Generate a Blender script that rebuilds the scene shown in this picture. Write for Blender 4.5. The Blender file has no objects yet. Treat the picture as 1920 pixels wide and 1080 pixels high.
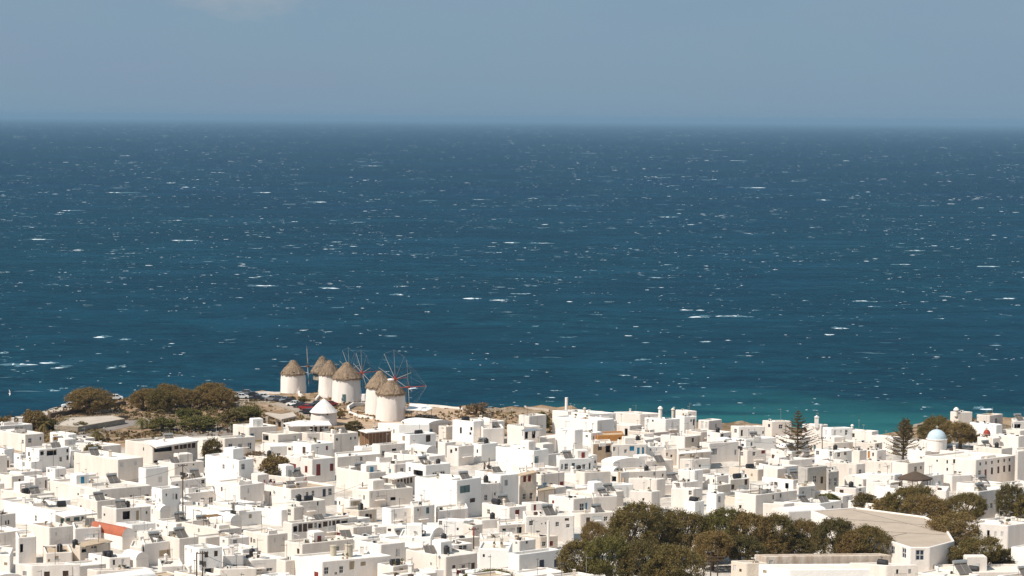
import bpy, bmesh, math, random
import numpy as np
from mathutils import Vector, Matrix, noise

sc = bpy.context.scene
COL = sc.collection

# ------------------------------------------------------------------ camera, sky, sun, exposure
EYE = Vector((0.0, 0.0, 83.0))
FPX = 4320.0                                   # focal length in photograph pixels (1920 wide)
PITCH = math.atan((540 - 223) / FPX)
ROLL = math.radians(0.41)
CAMROT = (Matrix.Rotation(math.pi / 2 - PITCH, 3, 'X') @ Matrix.Rotation(ROLL, 3, 'Z'))
cam_d = bpy.data.cameras.new('camera')
cam_d.sensor_width = 36.0
cam_d.lens = 36.0 * FPX / 1920.0
cam_d.clip_start = 1.0
cam_d.clip_end = 200000.0
cam = bpy.data.objects.new('camera', cam_d)
COL.objects.link(cam)
cam.matrix_world = Matrix.Translation(EYE) @ CAMROT.to_4x4()
sc.camera = cam

SUN_EL = math.radians(50)
SUN_AZ = math.radians(32)                      # from the left (-X) towards the viewer (-Y)
sun_dir = Vector((-math.cos(SUN_AZ) * math.cos(SUN_EL), -math.sin(SUN_AZ) * math.cos(SUN_EL), math.sin(SUN_EL)))
sun_d = bpy.data.lights.new('sun', 'SUN')
sun_d.energy = 4.3
sun_d.angle = math.radians(0.53)
sun_d.color = (1.0, 0.945, 0.865)
sun = bpy.data.objects.new('sun', sun_d)
sun.rotation_euler = sun_dir.to_track_quat('Z', 'Y').to_euler()
sun.location = (0, 0, 300)
COL.objects.link(sun)

world = bpy.data.worlds.new('World')
sc.world = world
world.use_nodes = True
wn, wl = world.node_tree.nodes, world.node_tree.links
wn.clear()
w_out = wn.new('ShaderNodeOutputWorld')
w_bg = wn.new('ShaderNodeBackground')
w_sky = wn.new('ShaderNodeTexSky')
w_sky.sky_type = 'NISHITA'
w_sky.sun_disc = False
w_sky.sun_elevation = SUN_EL
w_sky.sun_rotation = math.atan2(sun_dir.x, sun_dir.y)
w_sky.altitude = 60
w_sky.air_density = 1.0
w_sky.dust_density = 1.6
w_sky.ozone_density = 1.5
w_bg.inputs['Strength'].default_value = 0.09
# thin high haze veil over the whole sky, blue grey with wide mauve patches, and one small pale cloud
w_co = wn.new('ShaderNodeTexCoord')
def w_noise(scale, det, sc3):
    mp_ = wn.new('ShaderNodeMapping'); mp_.inputs['Scale'].default_value = sc3
    t = wn.new('ShaderNodeTexNoise'); t.inputs['Scale'].default_value = scale
    t.inputs['Detail'].default_value = det; t.inputs['Roughness'].default_value = 0.55
    wl.new(w_co.outputs['Generated'], mp_.inputs['Vector']); wl.new(mp_.outputs['Vector'], t.inputs['Vector'])
    return t.outputs['Fac']
def w_range(o, a, c, lo, hi):
    t = wn.new('ShaderNodeMapRange')
    t.inputs['From Min'].default_value = a; t.inputs['From Max'].default_value = c
    t.inputs['To Min'].default_value = lo; t.inputs['To Max'].default_value = hi
    wl.new(o, t.inputs['Value']); return t.outputs['Result']
def w_mixc(fac, a, c):
    t = wn.new('ShaderNodeMix'); t.data_type = 'RGBA'; wl.new(fac, t.inputs[0])
    for i, q in ((6, a), (7, c)):
        if isinstance(q, tuple): t.inputs[i].default_value = (*q, 1)
        else: wl.new(q, t.inputs[i])
    return t.outputs[2]
VK = 0.80
veil = w_mixc(w_range(w_noise(2.2, 4, (1.6, 1.6, 7)), 0.42, 0.66, 0, 0.6), tuple(c * VK for c in (2.30, 3.58, 4.80)), tuple(c * VK for c in (2.50, 3.38, 4.85)))
skyc = w_mixc(w_range(w_noise(3.0, 5, (3, 3, 11)), 0.4, 0.75, 0.88, 0.97), w_sky.outputs['Color'], veil)
cd = (CAMROT @ Vector(((468 - 960) / FPX, 545 / FPX, -1.0))).normalized()
w_sub = wn.new('ShaderNodeVectorMath'); w_sub.operation = 'SUBTRACT'; w_sub.inputs[1].default_value = cd
w_scl = wn.new('ShaderNodeVectorMath'); w_scl.operation = 'MULTIPLY'; w_scl.inputs[1].default_value = (1 / 0.027, 1, 1 / 0.0095)
w_len = wn.new('ShaderNodeVectorMath'); w_len.operation = 'LENGTH'
wl.new(w_co.outputs['Generated'], w_sub.inputs[0]); wl.new(w_sub.outputs[0], w_scl.inputs[0]); wl.new(w_scl.outputs[0], w_len.inputs[0])
w_add = wn.new('ShaderNodeMath'); w_add.operation = 'MULTIPLY_ADD'
wl.new(w_noise(60, 4, (1, 1, 2.5)), w_add.inputs[0]); w_add.inputs[1].default_value = 2.2; wl.new(w_len.outputs['Value'], w_add.inputs[2])
skyc = w_mixc(w_range(w_add.outputs[0], 1.0, 2.2, 0.45, 0.0), skyc, tuple(c * VK for c in (4.6, 4.9, 5.2)))
wl.new(skyc, w_bg.inputs['Color'])
wl.new(w_bg.outputs[0], w_out.inputs['Surface'])

vs = sc.view_settings
vs.view_transform = 'Standard'; vs.look = 'None'; vs.exposure = 0.38; vs.gamma = 1.0
vs.use_curve_mapping = False
sc.cycles.volume_bounces = 0
sc.cycles.max_bounces = 6
sc.cycles.diffuse_bounces = 4
sc.cycles.use_adaptive_sampling = True
sc.cycles.adaptive_threshold = 0.01

# ------------------------------------------------------------------ helpers
RNG = random.Random(7)

def ray(px, py):
    d = CAMROT @ Vector(((px - 960.0) / FPX, -(py - 540.0) / FPX, -1.0))
    return d / d.y                              # scaled so that one unit goes one metre north

def at(px, py, z):
    d = ray(px, py)
    t = (z - EYE.z) / d.z
    return EYE + d * t

def proj(p):
    v = CAMROT.transposed() @ (Vector(p) - EYE)
    return (960 + FPX * v.x / -v.z, 540 - FPX * v.y / -v.z)

def sstep(a, b, x):
    t = min(1.0, max(0.0, (x - a) / (b - a)))
    return t * t * (3 - 2 * t)

COAST = [(-520, 560), (-330, 600), (-170, 622)]
for q in [(0, 784), (42, 781), (90, 770), (130, 758), (240, 748), (430, 737), (520, 737), (600, 738), (690, 745), (770, 758), (870, 766), (960, 767)]:
    w = at(q[0], q[1], 7.6)
    COAST.append((w.x, w.y))
COAST += [(14, 604), (30, 604), (60, 598), (78, 588), (92, 578), (101, 586), (108, 604), (128, 612), (170, 600), (260, 560), (520, 470)]
COAST.sort()

def coast_y(x):
    for (a, b), (c, d) in zip(COAST, COAST[1:]):
        if a <= x <= c:
            return b + (d - b) * (x - a) / (c - a)
    return COAST[0][1] if x < COAST[0][0] else COAST[-1][1]

def land_z(x, y):
    plateau = sstep(452, 540, y) * (1 - sstep(6, 40, x))
    z = 4.6 + 3.4 * plateau
    z += 0.024 * min(75.0, max(0.0, 420 - y))
    if y < 345:
        t = (345 - y) / 345.0
        z += 70.0 * (t ** 1.25 if y > 0 else 1.0 + (t - 1) * 0.1)
    cy = coast_y(x)
    if y > cy - 2:
        z -= (z + 4.0) * sstep(cy - 2, cy + 13, y)
    return z

def ground_hit(px, py):
    d = ray(px, py)
    t = 250.0
    while t < 900:
        p = EYE + d * t
        if p.z <= land_z(p.x, p.y):
            return p
        t += 0.5
    return EYE + d * 600

def ppm(y):                                     # photograph pixels per metre at distance y
    return FPX / y

def tag(o, label=None, cat=None, group=None, kind=None):
    if label: o['label'] = label
    if cat: o['category'] = cat
    if group: o['group'] = group
    if kind: o['kind'] = kind
    return o

def empty(name, loc, rz=0.0):
    o = bpy.data.objects.new(name, None)
    o.location = loc; o.rotation_euler = (0, 0, rz); o.empty_display_size = 0.5
    COL.objects.link(o)
    return o

def link(name, me, parent=None, loc=None, rot=None, scale=None):
    o = bpy.data.objects.new(name, me)
    COL.objects.link(o)
    if parent: o.parent = parent
    if loc is not None: o.location = loc
    if rot is not None: o.rotation_euler = rot
    if scale is not None: o.scale = scale
    return o

class MB:
    """collects faces; build() links them as one mesh object"""
    def __init__(s): s.v = []; s.f = []; s.m = []
    def quad(s, a, b, c, d, m=0):
        n = len(s.v); s.v += [tuple(a), tuple(b), tuple(c), tuple(d)]; s.f.append((n, n + 1, n + 2, n + 3)); s.m.append(m)
    def tri(s, a, b, c, m=0):
        n = len(s.v); s.v += [tuple(a), tuple(b), tuple(c)]; s.f.append((n, n + 1, n + 2)); s.m.append(m)
    def box(s, x0, x1, y0, y1, z0, z1, m=0):
        n = len(s.v)
        s.v += [(x0, y0, z0), (x1, y0, z0), (x1, y1, z0), (x0, y1, z0), (x0, y0, z1), (x1, y0, z1), (x1, y1, z1), (x0, y1, z1)]
        for f in ((0, 3, 2, 1), (4, 5, 6, 7), (0, 1, 5, 4), (1, 2, 6, 5), (2, 3, 7, 6), (3, 0, 4, 7)):
            s.f.append(tuple(n + i for i in f)); s.m.append(m)
    def prism(s, pts, z0, z1, m=0, top=True, bottom=True, mt=None):
        """pts counter-clockwise outline; z0/z1 numbers"""
        n = len(s.v); k = len(pts)
        s.v += [(p[0], p[1], z0) for p in pts] + [(p[0], p[1], z1) for p in pts]
        for i in range(k):
            j = (i + 1) % k
            s.f.append((n + i, n + j, n + k + j, n + k + i)); s.m.append(m)
        if top: s.f.append(tuple(n + k + i for i in range(k))); s.m.append(m if mt is None else mt)
        if bottom: s.f.append(tuple(n + i for i in reversed(range(k)))); s.m.append(m)
    def tube(s, a, b, r0, r1=None, n=6, m=0, caps=True):
        a = Vector(a); b = Vector(b); r1 = r0 if r1 is None else r1
        d = (b - a)
        if d.length < 1e-6: return
        d.normalize()
        u = d.orthogonal().normalized(); w = d.cross(u)
        k = len(s.v)
        for p, r in ((a, r0), (b, r1)):
            for i in range(n):
                t = 2 * math.pi * i / n
                s.v.append(tuple(p + (u * math.cos(t) + w * math.sin(t)) * r))
        for i in range(n):
            j = (i + 1) % n
            s.f.append((k + i, k + j, k + n + j, k + n + i)); s.m.append(m)
        if caps:
            s.f.append(tuple(k + i for i in reversed(range(n)))); s.m.append(m)
            s.f.append(tuple(k + n + i for i in range(n))); s.m.append(m)
    def lathe(s, prof, n=24, cx=0, cy=0, m=0, jit=0.0, rng=None):
        """prof list of (r, z) bottom to top"""
        k = len(s.v)
        for (r, z) in prof:
            for i in range(n):
                t = 2 * math.pi * i / n
                rr = r * (1 + (rng.uniform(-jit, jit) if rng and r > 0.01 else 0))
                s.v.append((cx + rr * math.cos(t), cy + rr * math.sin(t), z + (rng.uniform(-jit, jit) if rng else 0)))
        for q in range(len(prof) - 1):
            for i in range(n):
                j = (i + 1) % n
                s.f.append((k + q * n + i, k + q * n + j, k + (q + 1) * n + j, k + (q + 1) * n + i)); s.m.append(m)
    def mesh(s, name, mats, smooth=False):
        me = bpy.data.meshes.new(name)
        me.from_pydata(s.v, [], s.f)
        for m in (mats if isinstance(mats, (list, tuple)) else [mats]): me.materials.append(m)
        me.polygons.foreach_set('material_index', s.m)
        if smooth: me.polygons.foreach_set('use_smooth', [True] * len(s.f))
        me.update()
        return me
    def build(s, name, mats, parent=None, loc=None, rot=None, scale=None, smooth=False):
        return link(name, s.mesh(name, mats, smooth), parent, loc, rot, scale)

# ------------------------------------------------------------------ materials
MATS = {}
def mat(name, base, rough=0.8, spec=0.3, noise_amt=0.0, scale=1.0, base2=None, bump=0.0, metal=0.0, streak=False, detail=5, det_scale=None):
    """procedural material: base colour broken up by object-space noise towards base2"""
    m = bpy.data.materials.new(name); m.use_nodes = True
    nt = m.node_tree; n = nt.nodes; l = nt.links
    b = n['Principled BSDF']
    b.inputs['Roughness'].default_value = rough
    b.inputs['Specular IOR Level'].default_value = spec
    b.inputs['Metallic'].default_value = metal
    if base2 is None: base2 = tuple(c * 0.8 for c in base[:3])
    geo = n.new('ShaderNodeNewGeometry')
    mp = n.new('ShaderNodeMapping')
    mp.inputs['Scale'].default_value = (1, 1, 0.16) if streak else (1, 1, 1)
    no = n.new('ShaderNodeTexNoise'); no.inputs['Scale'].default_value = scale
    no.inputs['Detail'].default_value = detail; no.inputs['Roughness'].default_value = 0.6
    mr = n.new('ShaderNodeMapRange'); mr.inputs['From Min'].default_value = 0.38; mr.inputs['From Max'].default_value = 0.72
    mr.inputs['To Max'].default_value = noise_amt
    mx = n.new('ShaderNodeMix'); mx.data_type = 'RGBA'
    mx.inputs[6].default_value = (*base[:3], 1); mx.inputs[7].default_value = (*base2[:3], 1)
    l.new(geo.outputs['Position'], mp.inputs['Vector']); l.new(mp.outputs['Vector'], no.inputs['Vector'])
    l.new(no.outputs['Fac'], mr.inputs['Value']); l.new(mr.outputs['Result'], mx.inputs[0])
    l.new(mx.outputs[2], b.inputs['Base Color'])
    if bump > 0:
        bp = n.new('ShaderNodeBump'); bp.inputs['Strength'].default_value = bump; bp.inputs['Distance'].default_value = 0.3
        n2 = n.new('ShaderNodeTexNoise'); n2.inputs['Scale'].default_value = (det_scale or scale * 3); n2.inputs['Detail'].default_value = 6
        l.new(geo.outputs['Position'], n2.inputs['Vector'])
        l.new(n2.outputs['Fac'], bp.inputs['Height']); l.new(bp.outputs['Normal'], b.inputs['Normal'])
    MATS[name] = m
    return m

mat('white', (0.835, 0.765, 0.70), 0.85, 0.2, 0.6, 0.7, (0.66, 0.57, 0.485), 0.15, streak=True)
mat('white3', (0.755, 0.67, 0.59), 0.85, 0.2, 0.7, 0.9, (0.61, 0.53, 0.45), 0.15, streak=True)
mat('roof2', (0.66, 0.60, 0.52), 0.9, 0.15, 0.8, 0.7, (0.50, 0.43, 0.35), 0.3)
mat('roof3', (0.80, 0.76, 0.69), 0.9, 0.15, 0.7, 0.45, (0.66, 0.58, 0.50), 0.3)
mat('white2', (0.80, 0.72, 0.645), 0.85, 0.2, 0.65, 0.7, (0.62, 0.545, 0.465), 0.15, streak=True)
mat('bright', (0.86, 0.815, 0.76), 0.8, 0.2, 0.35, 0.7, (0.72, 0.70, 0.67), 0.2, streak=True)
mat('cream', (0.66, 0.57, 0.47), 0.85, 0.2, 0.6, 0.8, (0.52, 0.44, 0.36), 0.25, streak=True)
mat('greywall', (0.50, 0.46, 0.41), 0.9, 0.2, 0.6, 1.5, (0.36, 0.32, 0.28), 0.5)
mat('tan', (0.55, 0.40, 0.27), 0.9, 0.2, 0.6, 1.2, (0.40, 0.28, 0.18), 0.3)
mat('orange', (0.55, 0.25, 0.07), 0.85, 0.2, 0.6, 1.5, (0.38, 0.17, 0.06), 0.3)
mat('roof', (0.78, 0.71, 0.61), 0.9, 0.15, 0.8, 0.55, (0.58, 0.51, 0.43), 0.3)
mat('rooftan', (0.50, 0.38, 0.26), 0.9, 0.15, 0.8, 0.8, (0.38, 0.28, 0.19), 0.3)
mat('roofbeige', (0.46, 0.37, 0.285), 0.9, 0.15, 0.7, 0.35, (0.37, 0.295, 0.225), 0.2)
mat('roofgrey', (0.22, 0.19, 0.165), 0.9, 0.15, 0.7, 0.8, (0.15, 0.13, 0.11), 0.2)
mat('roofred', (0.42, 0.13, 0.07), 0.85, 0.2, 0.6, 0.8, (0.30, 0.09, 0.05), 0.2)
mat('glass', (0.018, 0.02, 0.022), 0.15, 0.5, 0.6, 2.0, (0.05, 0.05, 0.05))
mat('frame', (0.62, 0.60, 0.56), 0.6, 0.3, 0.3, 2.0)
mat('s_red', (0.20, 0.025, 0.018), 0.55, 0.4, 0.5, 3.0)
mat('s_brown', (0.085, 0.048, 0.03), 0.6, 0.4, 0.5, 3.0)
mat('s_wood', (0.22, 0.12, 0.065), 0.7, 0.3, 0.7, 3.0, (0.12, 0.06, 0.03))
mat('s_tan', (0.42, 0.33, 0.22), 0.7, 0.3, 0.4, 3.0)
mat('s_teal', (0.09, 0.16, 0.155), 0.5, 0.4, 0.5, 3.0)
mat('s_blue', (0.03, 0.22, 0.36), 0.5, 0.4, 0.5, 3.0)
mat('s_navy', (0.025, 0.035, 0.065), 0.4, 0.4, 0.5, 3.0)
mat('s_grey', (0.36, 0.35, 0.34), 0.6, 0.3, 0.5, 3.0)
mat('s_white', (0.66, 0.63, 0.59), 0.6, 0.3, 0.4, 3.0)
mat('s_green', (0.05, 0.17, 0.08), 0.6, 0.3, 0.4, 3.0)
mat('panel', (0.12, 0.10, 0.085), 0.5, 0.4, 0.6, 2.0, (0.19, 0.165, 0.14))
mat('streaked', (0.62, 0.53, 0.44), 0.9, 0.15, 1.0, 0.9, (0.36, 0.26, 0.185), 0.2, streak=True)
mat('metal', (0.45, 0.44, 0.42), 0.4, 0.5, 0.4, 2.0, metal=0.6)
mat('darkmetal', (0.06, 0.055, 0.05), 0.5, 0.4, 0.4, 2.0)
mat('black', (0.022, 0.02, 0.02), 0.5, 0.4, 0.4, 2.0)
mat('polewood', (0.10, 0.065, 0.045), 0.85, 0.2, 0.5, 2.0)
mat('thatch', (0.34, 0.245, 0.165), 0.95, 0.1, 0.9, 2.2, (0.15, 0.10, 0.065), 1.0, streak=True, det_scale=5)
mat('reed', (0.26, 0.16, 0.08), 0.95, 0.1, 0.8, 3.0, (0.14, 0.08, 0.04), 0.6)
mat('stone', (0.40, 0.33, 0.25), 0.9, 0.15, 0.9, 1.6, (0.22, 0.17, 0.12), 0.8, det_scale=2.5)
mat('drystone', (0.17, 0.125, 0.085), 0.95, 0.1, 0.9, 1.2, (0.08, 0.055, 0.04), 0.9, det_scale=2.0)
mat('soil', (0.34, 0.225, 0.135), 0.95, 0.1, 1.0, 0.09, (0.145, 0.095, 0.05), 0.6, detail=9, det_scale=1.2)
mat('sand', (0.47, 0.335, 0.225), 0.95, 0.1, 0.8, 0.2, (0.33, 0.22, 0.14), 0.4, detail=8)
mat('asphalt', (0.28, 0.235, 0.20), 0.9, 0.15, 0.8, 0.3, (0.17, 0.14, 0.12), 0.3)
mat('parking', (0.40, 0.33, 0.265), 0.9, 0.15, 0.8, 0.25, (0.28, 0.22, 0.17), 0.3)
mat('paleconc', (0.52, 0.44, 0.36), 0.9, 0.15, 0.8, 0.4, (0.40, 0.33, 0.26), 0.3)
mat('redpaint', (0.34, 0.055, 0.03), 0.6, 0.3, 0.4, 2.0)
mat('sailpole', (0.33, 0.30, 0.275), 0.7, 0.3, 0.6, 1.0, (0.2, 0.18, 0.16))
mat('bluedome', (0.47, 0.565, 0.61), 0.8, 0.15, 0.6, 1.5, (0.54, 0.62, 0.66), 0.2)
mat('pinkpaint', (0.50, 0.27, 0.22), 0.75, 0.2, 0.5, 1.5, (0.60, 0.42, 0.36))
mat('bark', (0.10, 0.07, 0.05), 0.9, 0.1, 0.7, 2.0)
mat('carwhite', (0.75, 0.74, 0.72), 0.25, 0.5, 0.1, 1.0)
mat('cardark', (0.035, 0.035, 0.04), 0.25, 0.5, 0.1, 1.0)
mat('carsilver', (0.34, 0.34, 0.35), 0.3, 0.5, 0.1, 1.0, metal=0.5)
mat('carred', (0.28, 0.02, 0.02), 0.3, 0.5, 0.1, 1.0)
mat('skin', (0.45, 0.28, 0.20), 0.7, 0.2, 0.1, 1.0)
mat('tank', (0.50, 0.43, 0.33), 0.7, 0.3, 0.5, 1.0)
mat('fabric', (0.66, 0.60, 0.52), 0.9, 0.1, 0.4, 1.0)
mat('rock', (0.20, 0.155, 0.11), 0.95, 0.1, 0.9, 0.5, (0.09, 0.07, 0.05), 1.0, det_scale=1.0)

def leaf_mat(name, a, b, c):
    m = bpy.data.materials.new(name); m.use_nodes = True
    nt = m.node_tree; n = nt.nodes; l = nt.links
    bs = n['Principled BSDF']; bs.inputs['Roughness'].default_value = 0.75; bs.inputs['Specular IOR Level'].default_value = 0.2
    geo = n.new('ShaderNodeNewGeometry')
    no = n.new('ShaderNodeTexNoise'); no.inputs['Scale'].default_value = 0.35; no.inputs['Detail'].default_value = 4
    l.new(geo.outputs['Position'], no.inputs['Vector'])
    mr = n.new('ShaderNodeMapRange'); mr.inputs['From Min'].default_value = 0.35; mr.inputs['From Max'].default_value = 0.65
    l.new(no.outputs['Fac'], mr.inputs['Value'])
    m1 = n.new('ShaderNodeMix'); m1.data_type = 'RGBA'; m1.inputs[6].default_value = (*a, 1); m1.inputs[7].default_value = (*b, 1)
    l.new(mr.outputs['Result'], m1.inputs[0])
    m2 = n.new('ShaderNodeMix'); m2.data_type = 'RGBA'; m2.inputs[7].default_value = (*c, 1)
    wh = n.new('ShaderNodeTexNoise'); wh.inputs['Scale'].default_value = 1.7; wh.inputs['Detail'].default_value = 3
    l.new(geo.outputs['Position'], wh.inputs['Vector'])
    mr2 = n.new('ShaderNodeMapRange'); mr2.inputs['From Min'].default_value = 0.45; mr2.inputs['From Max'].default_value = 0.7; mr2.inputs['To Max'].default_value = 0.8
    l.new(wh.outputs['Fac'], mr2.inputs['Value'])
    l.new(m1.outputs[2], m2.inputs[6]); l.new(mr2.outputs['Result'], m2.inputs[0]); l.new(m2.outputs[2], bs.inputs['Base Color'])
    tr = n.new('ShaderNodeBsdfTranslucent'); l.new(m2.outputs[2], tr.inputs['Color'])
    ms = n.new('ShaderNodeMixShader'); ms.inputs[0].default_value = 0.2
    l.new(bs.outputs[0], ms.inputs[1]); l.new(tr.outputs[0], ms.inputs[2]); l.new(ms.outputs[0], n['Material Output'].inputs['Surface'])
    MATS[name] = m
leaf_mat('leaf_olive', (0.160, 0.122, 0.036), (0.195, 0.132, 0.042), (0.092, 0.076, 0.025))
leaf_mat('leaf_brown', (0.215, 0.148, 0.049), (0.255, 0.160, 0.057), (0.130, 0.094, 0.033))
leaf_mat('leaf_green', (0.135, 0.120, 0.031), (0.172, 0.138, 0.037), (0.080, 0.075, 0.023))
leaf_mat('leaf_dark', (0.122, 0.098, 0.030), (0.150, 0.104, 0.034), (0.070, 0.059, 0.021))
leaf_mat('leaf_conifer', (0.1344, 0.0988, 0.0418), (0.1680, 0.1064, 0.0456), (0.0882, 0.0684, 0.0304))
leaf_mat('leaf_dry', (0.20, 0.13, 0.065), (0.25, 0.165, 0.09), (0.13, 0.09, 0.045))
W = MATS

# ------------------------------------------------------------------ the ground
def grid_axis(lo, hi, fine_lo, fine_hi, coarse, fine):
    a = []; x = lo
    while x < hi:
        a.append(x)
        x += fine if fine_lo <= x < fine_hi else coarse
    a.append(hi)
    return a

def make_ground():
    xs = grid_axis(-900, 900, -190, 190, 30, 4)
    ys = grid_axis(-300, 720, 480, 660, 12, 2)
    v = []; f = []
    for y in ys:
        for x in xs:
            z = land_z(x, y)
            cy = coast_y(x)
            if y > cy - 3:
                z += 1.3 * noise.noise(Vector((x * 0.22, y * 0.22, 3))) + 0.6 * noise.noise(Vector((x * 0.7, y * 0.7, 1)))
            elif x < 0 and y > 560:
                pass
            v.append((x, y, z))
    nx = len(xs)
    for j in range(len(ys) - 1):
        for i in range(nx - 1):
            a = j * nx + i
            f.append((a, a + 1, a + nx + 1, a + nx))
    me = bpy.data.meshes.new('ground'); me.from_pydata(v, [], f)
    m = bpy.data.materials.new('ground'); m.use_nodes = True
    nt = m.node_tree; n = nt.nodes; l = nt.links
    b = n['Principled BSDF']; b.inputs['Roughness'].default_value = 0.95; b.inputs['Specular IOR Level'].default_value = 0.1
    geo = n.new('ShaderNodeNewGeometry')
    def nz(s, d=8):
        t = n.new('ShaderNodeTexNoise'); t.inputs['Scale'].default_value = s; t.inputs['Detail'].default_value = d
        l.new(geo.outputs['Position'], t.inputs['Vector']); return t.outputs['Fac']
    def rg(o, a, c):
        t = n.new('ShaderNodeMapRange'); t.inputs['From Min'].default_value = a; t.inputs['From Max'].default_value = c
        l.new(o, t.inputs['Value']); return t.outputs['Result']
    def mixc(fac, a, c):
        t = n.new('ShaderNodeMix'); t.data_type = 'RGBA'
        l.new(fac, t.inputs[0])
        if isinstance(a, tuple): t.inputs[6].default_value = (*a, 1)
        else: l.new(a, t.inputs[6])
        if isinstance(c, tuple): t.inputs[7].default_value = (*c, 1)
        else: l.new(c, t.inputs[7])
        return t.outputs[2]
    soil = mixc(rg(nz(0.06), 0.42, 0.62), (0.33, 0.215, 0.13), (0.15, 0.10, 0.055))
    soil = mixc(rg(nz(0.45, 6), 0.5, 0.72), soil, (0.42, 0.32, 0.22))
    soil = mixc(rg(nz(0.2, 8), 0.56, 0.66), soil, (0.10, 0.085, 0.035))
    pave = mixc(rg(nz(0.3), 0.4, 0.7), (0.62, 0.56, 0.49), (0.42, 0.36, 0.30))
    sep = n.new('ShaderNodeSeparateXYZ'); l.new(geo.outputs['Position'], sep.inputs[0])
    # the built-up quarter is paved, the headland (north-west) is bare soil
    my = n.new('ShaderNodeMath'); my.operation = 'MULTIPLY_ADD'
    l.new(sep.outputs['X'], my.inputs[0]); my.inputs[1].default_value = -0.25; l.new(sep.outputs['Y'], my.inputs[2])
    head = rg(my.outputs[0], 536, 546)
    l.new(mixc(head, pave, soil), b.inputs['Base Color'])
    bp = n.new('ShaderNodeBump'); bp.inputs['Strength'].default_value = 0.7; bp.inputs['Distance'].default_value = 0.5
    l.new(nz(1.1, 8), bp.inputs['Height']); l.new(bp.outputs['Normal'], b.inputs['Normal'])
    me.materials.append(m)
    tag(link('ground', me), kind='structure')
make_ground()

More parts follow.
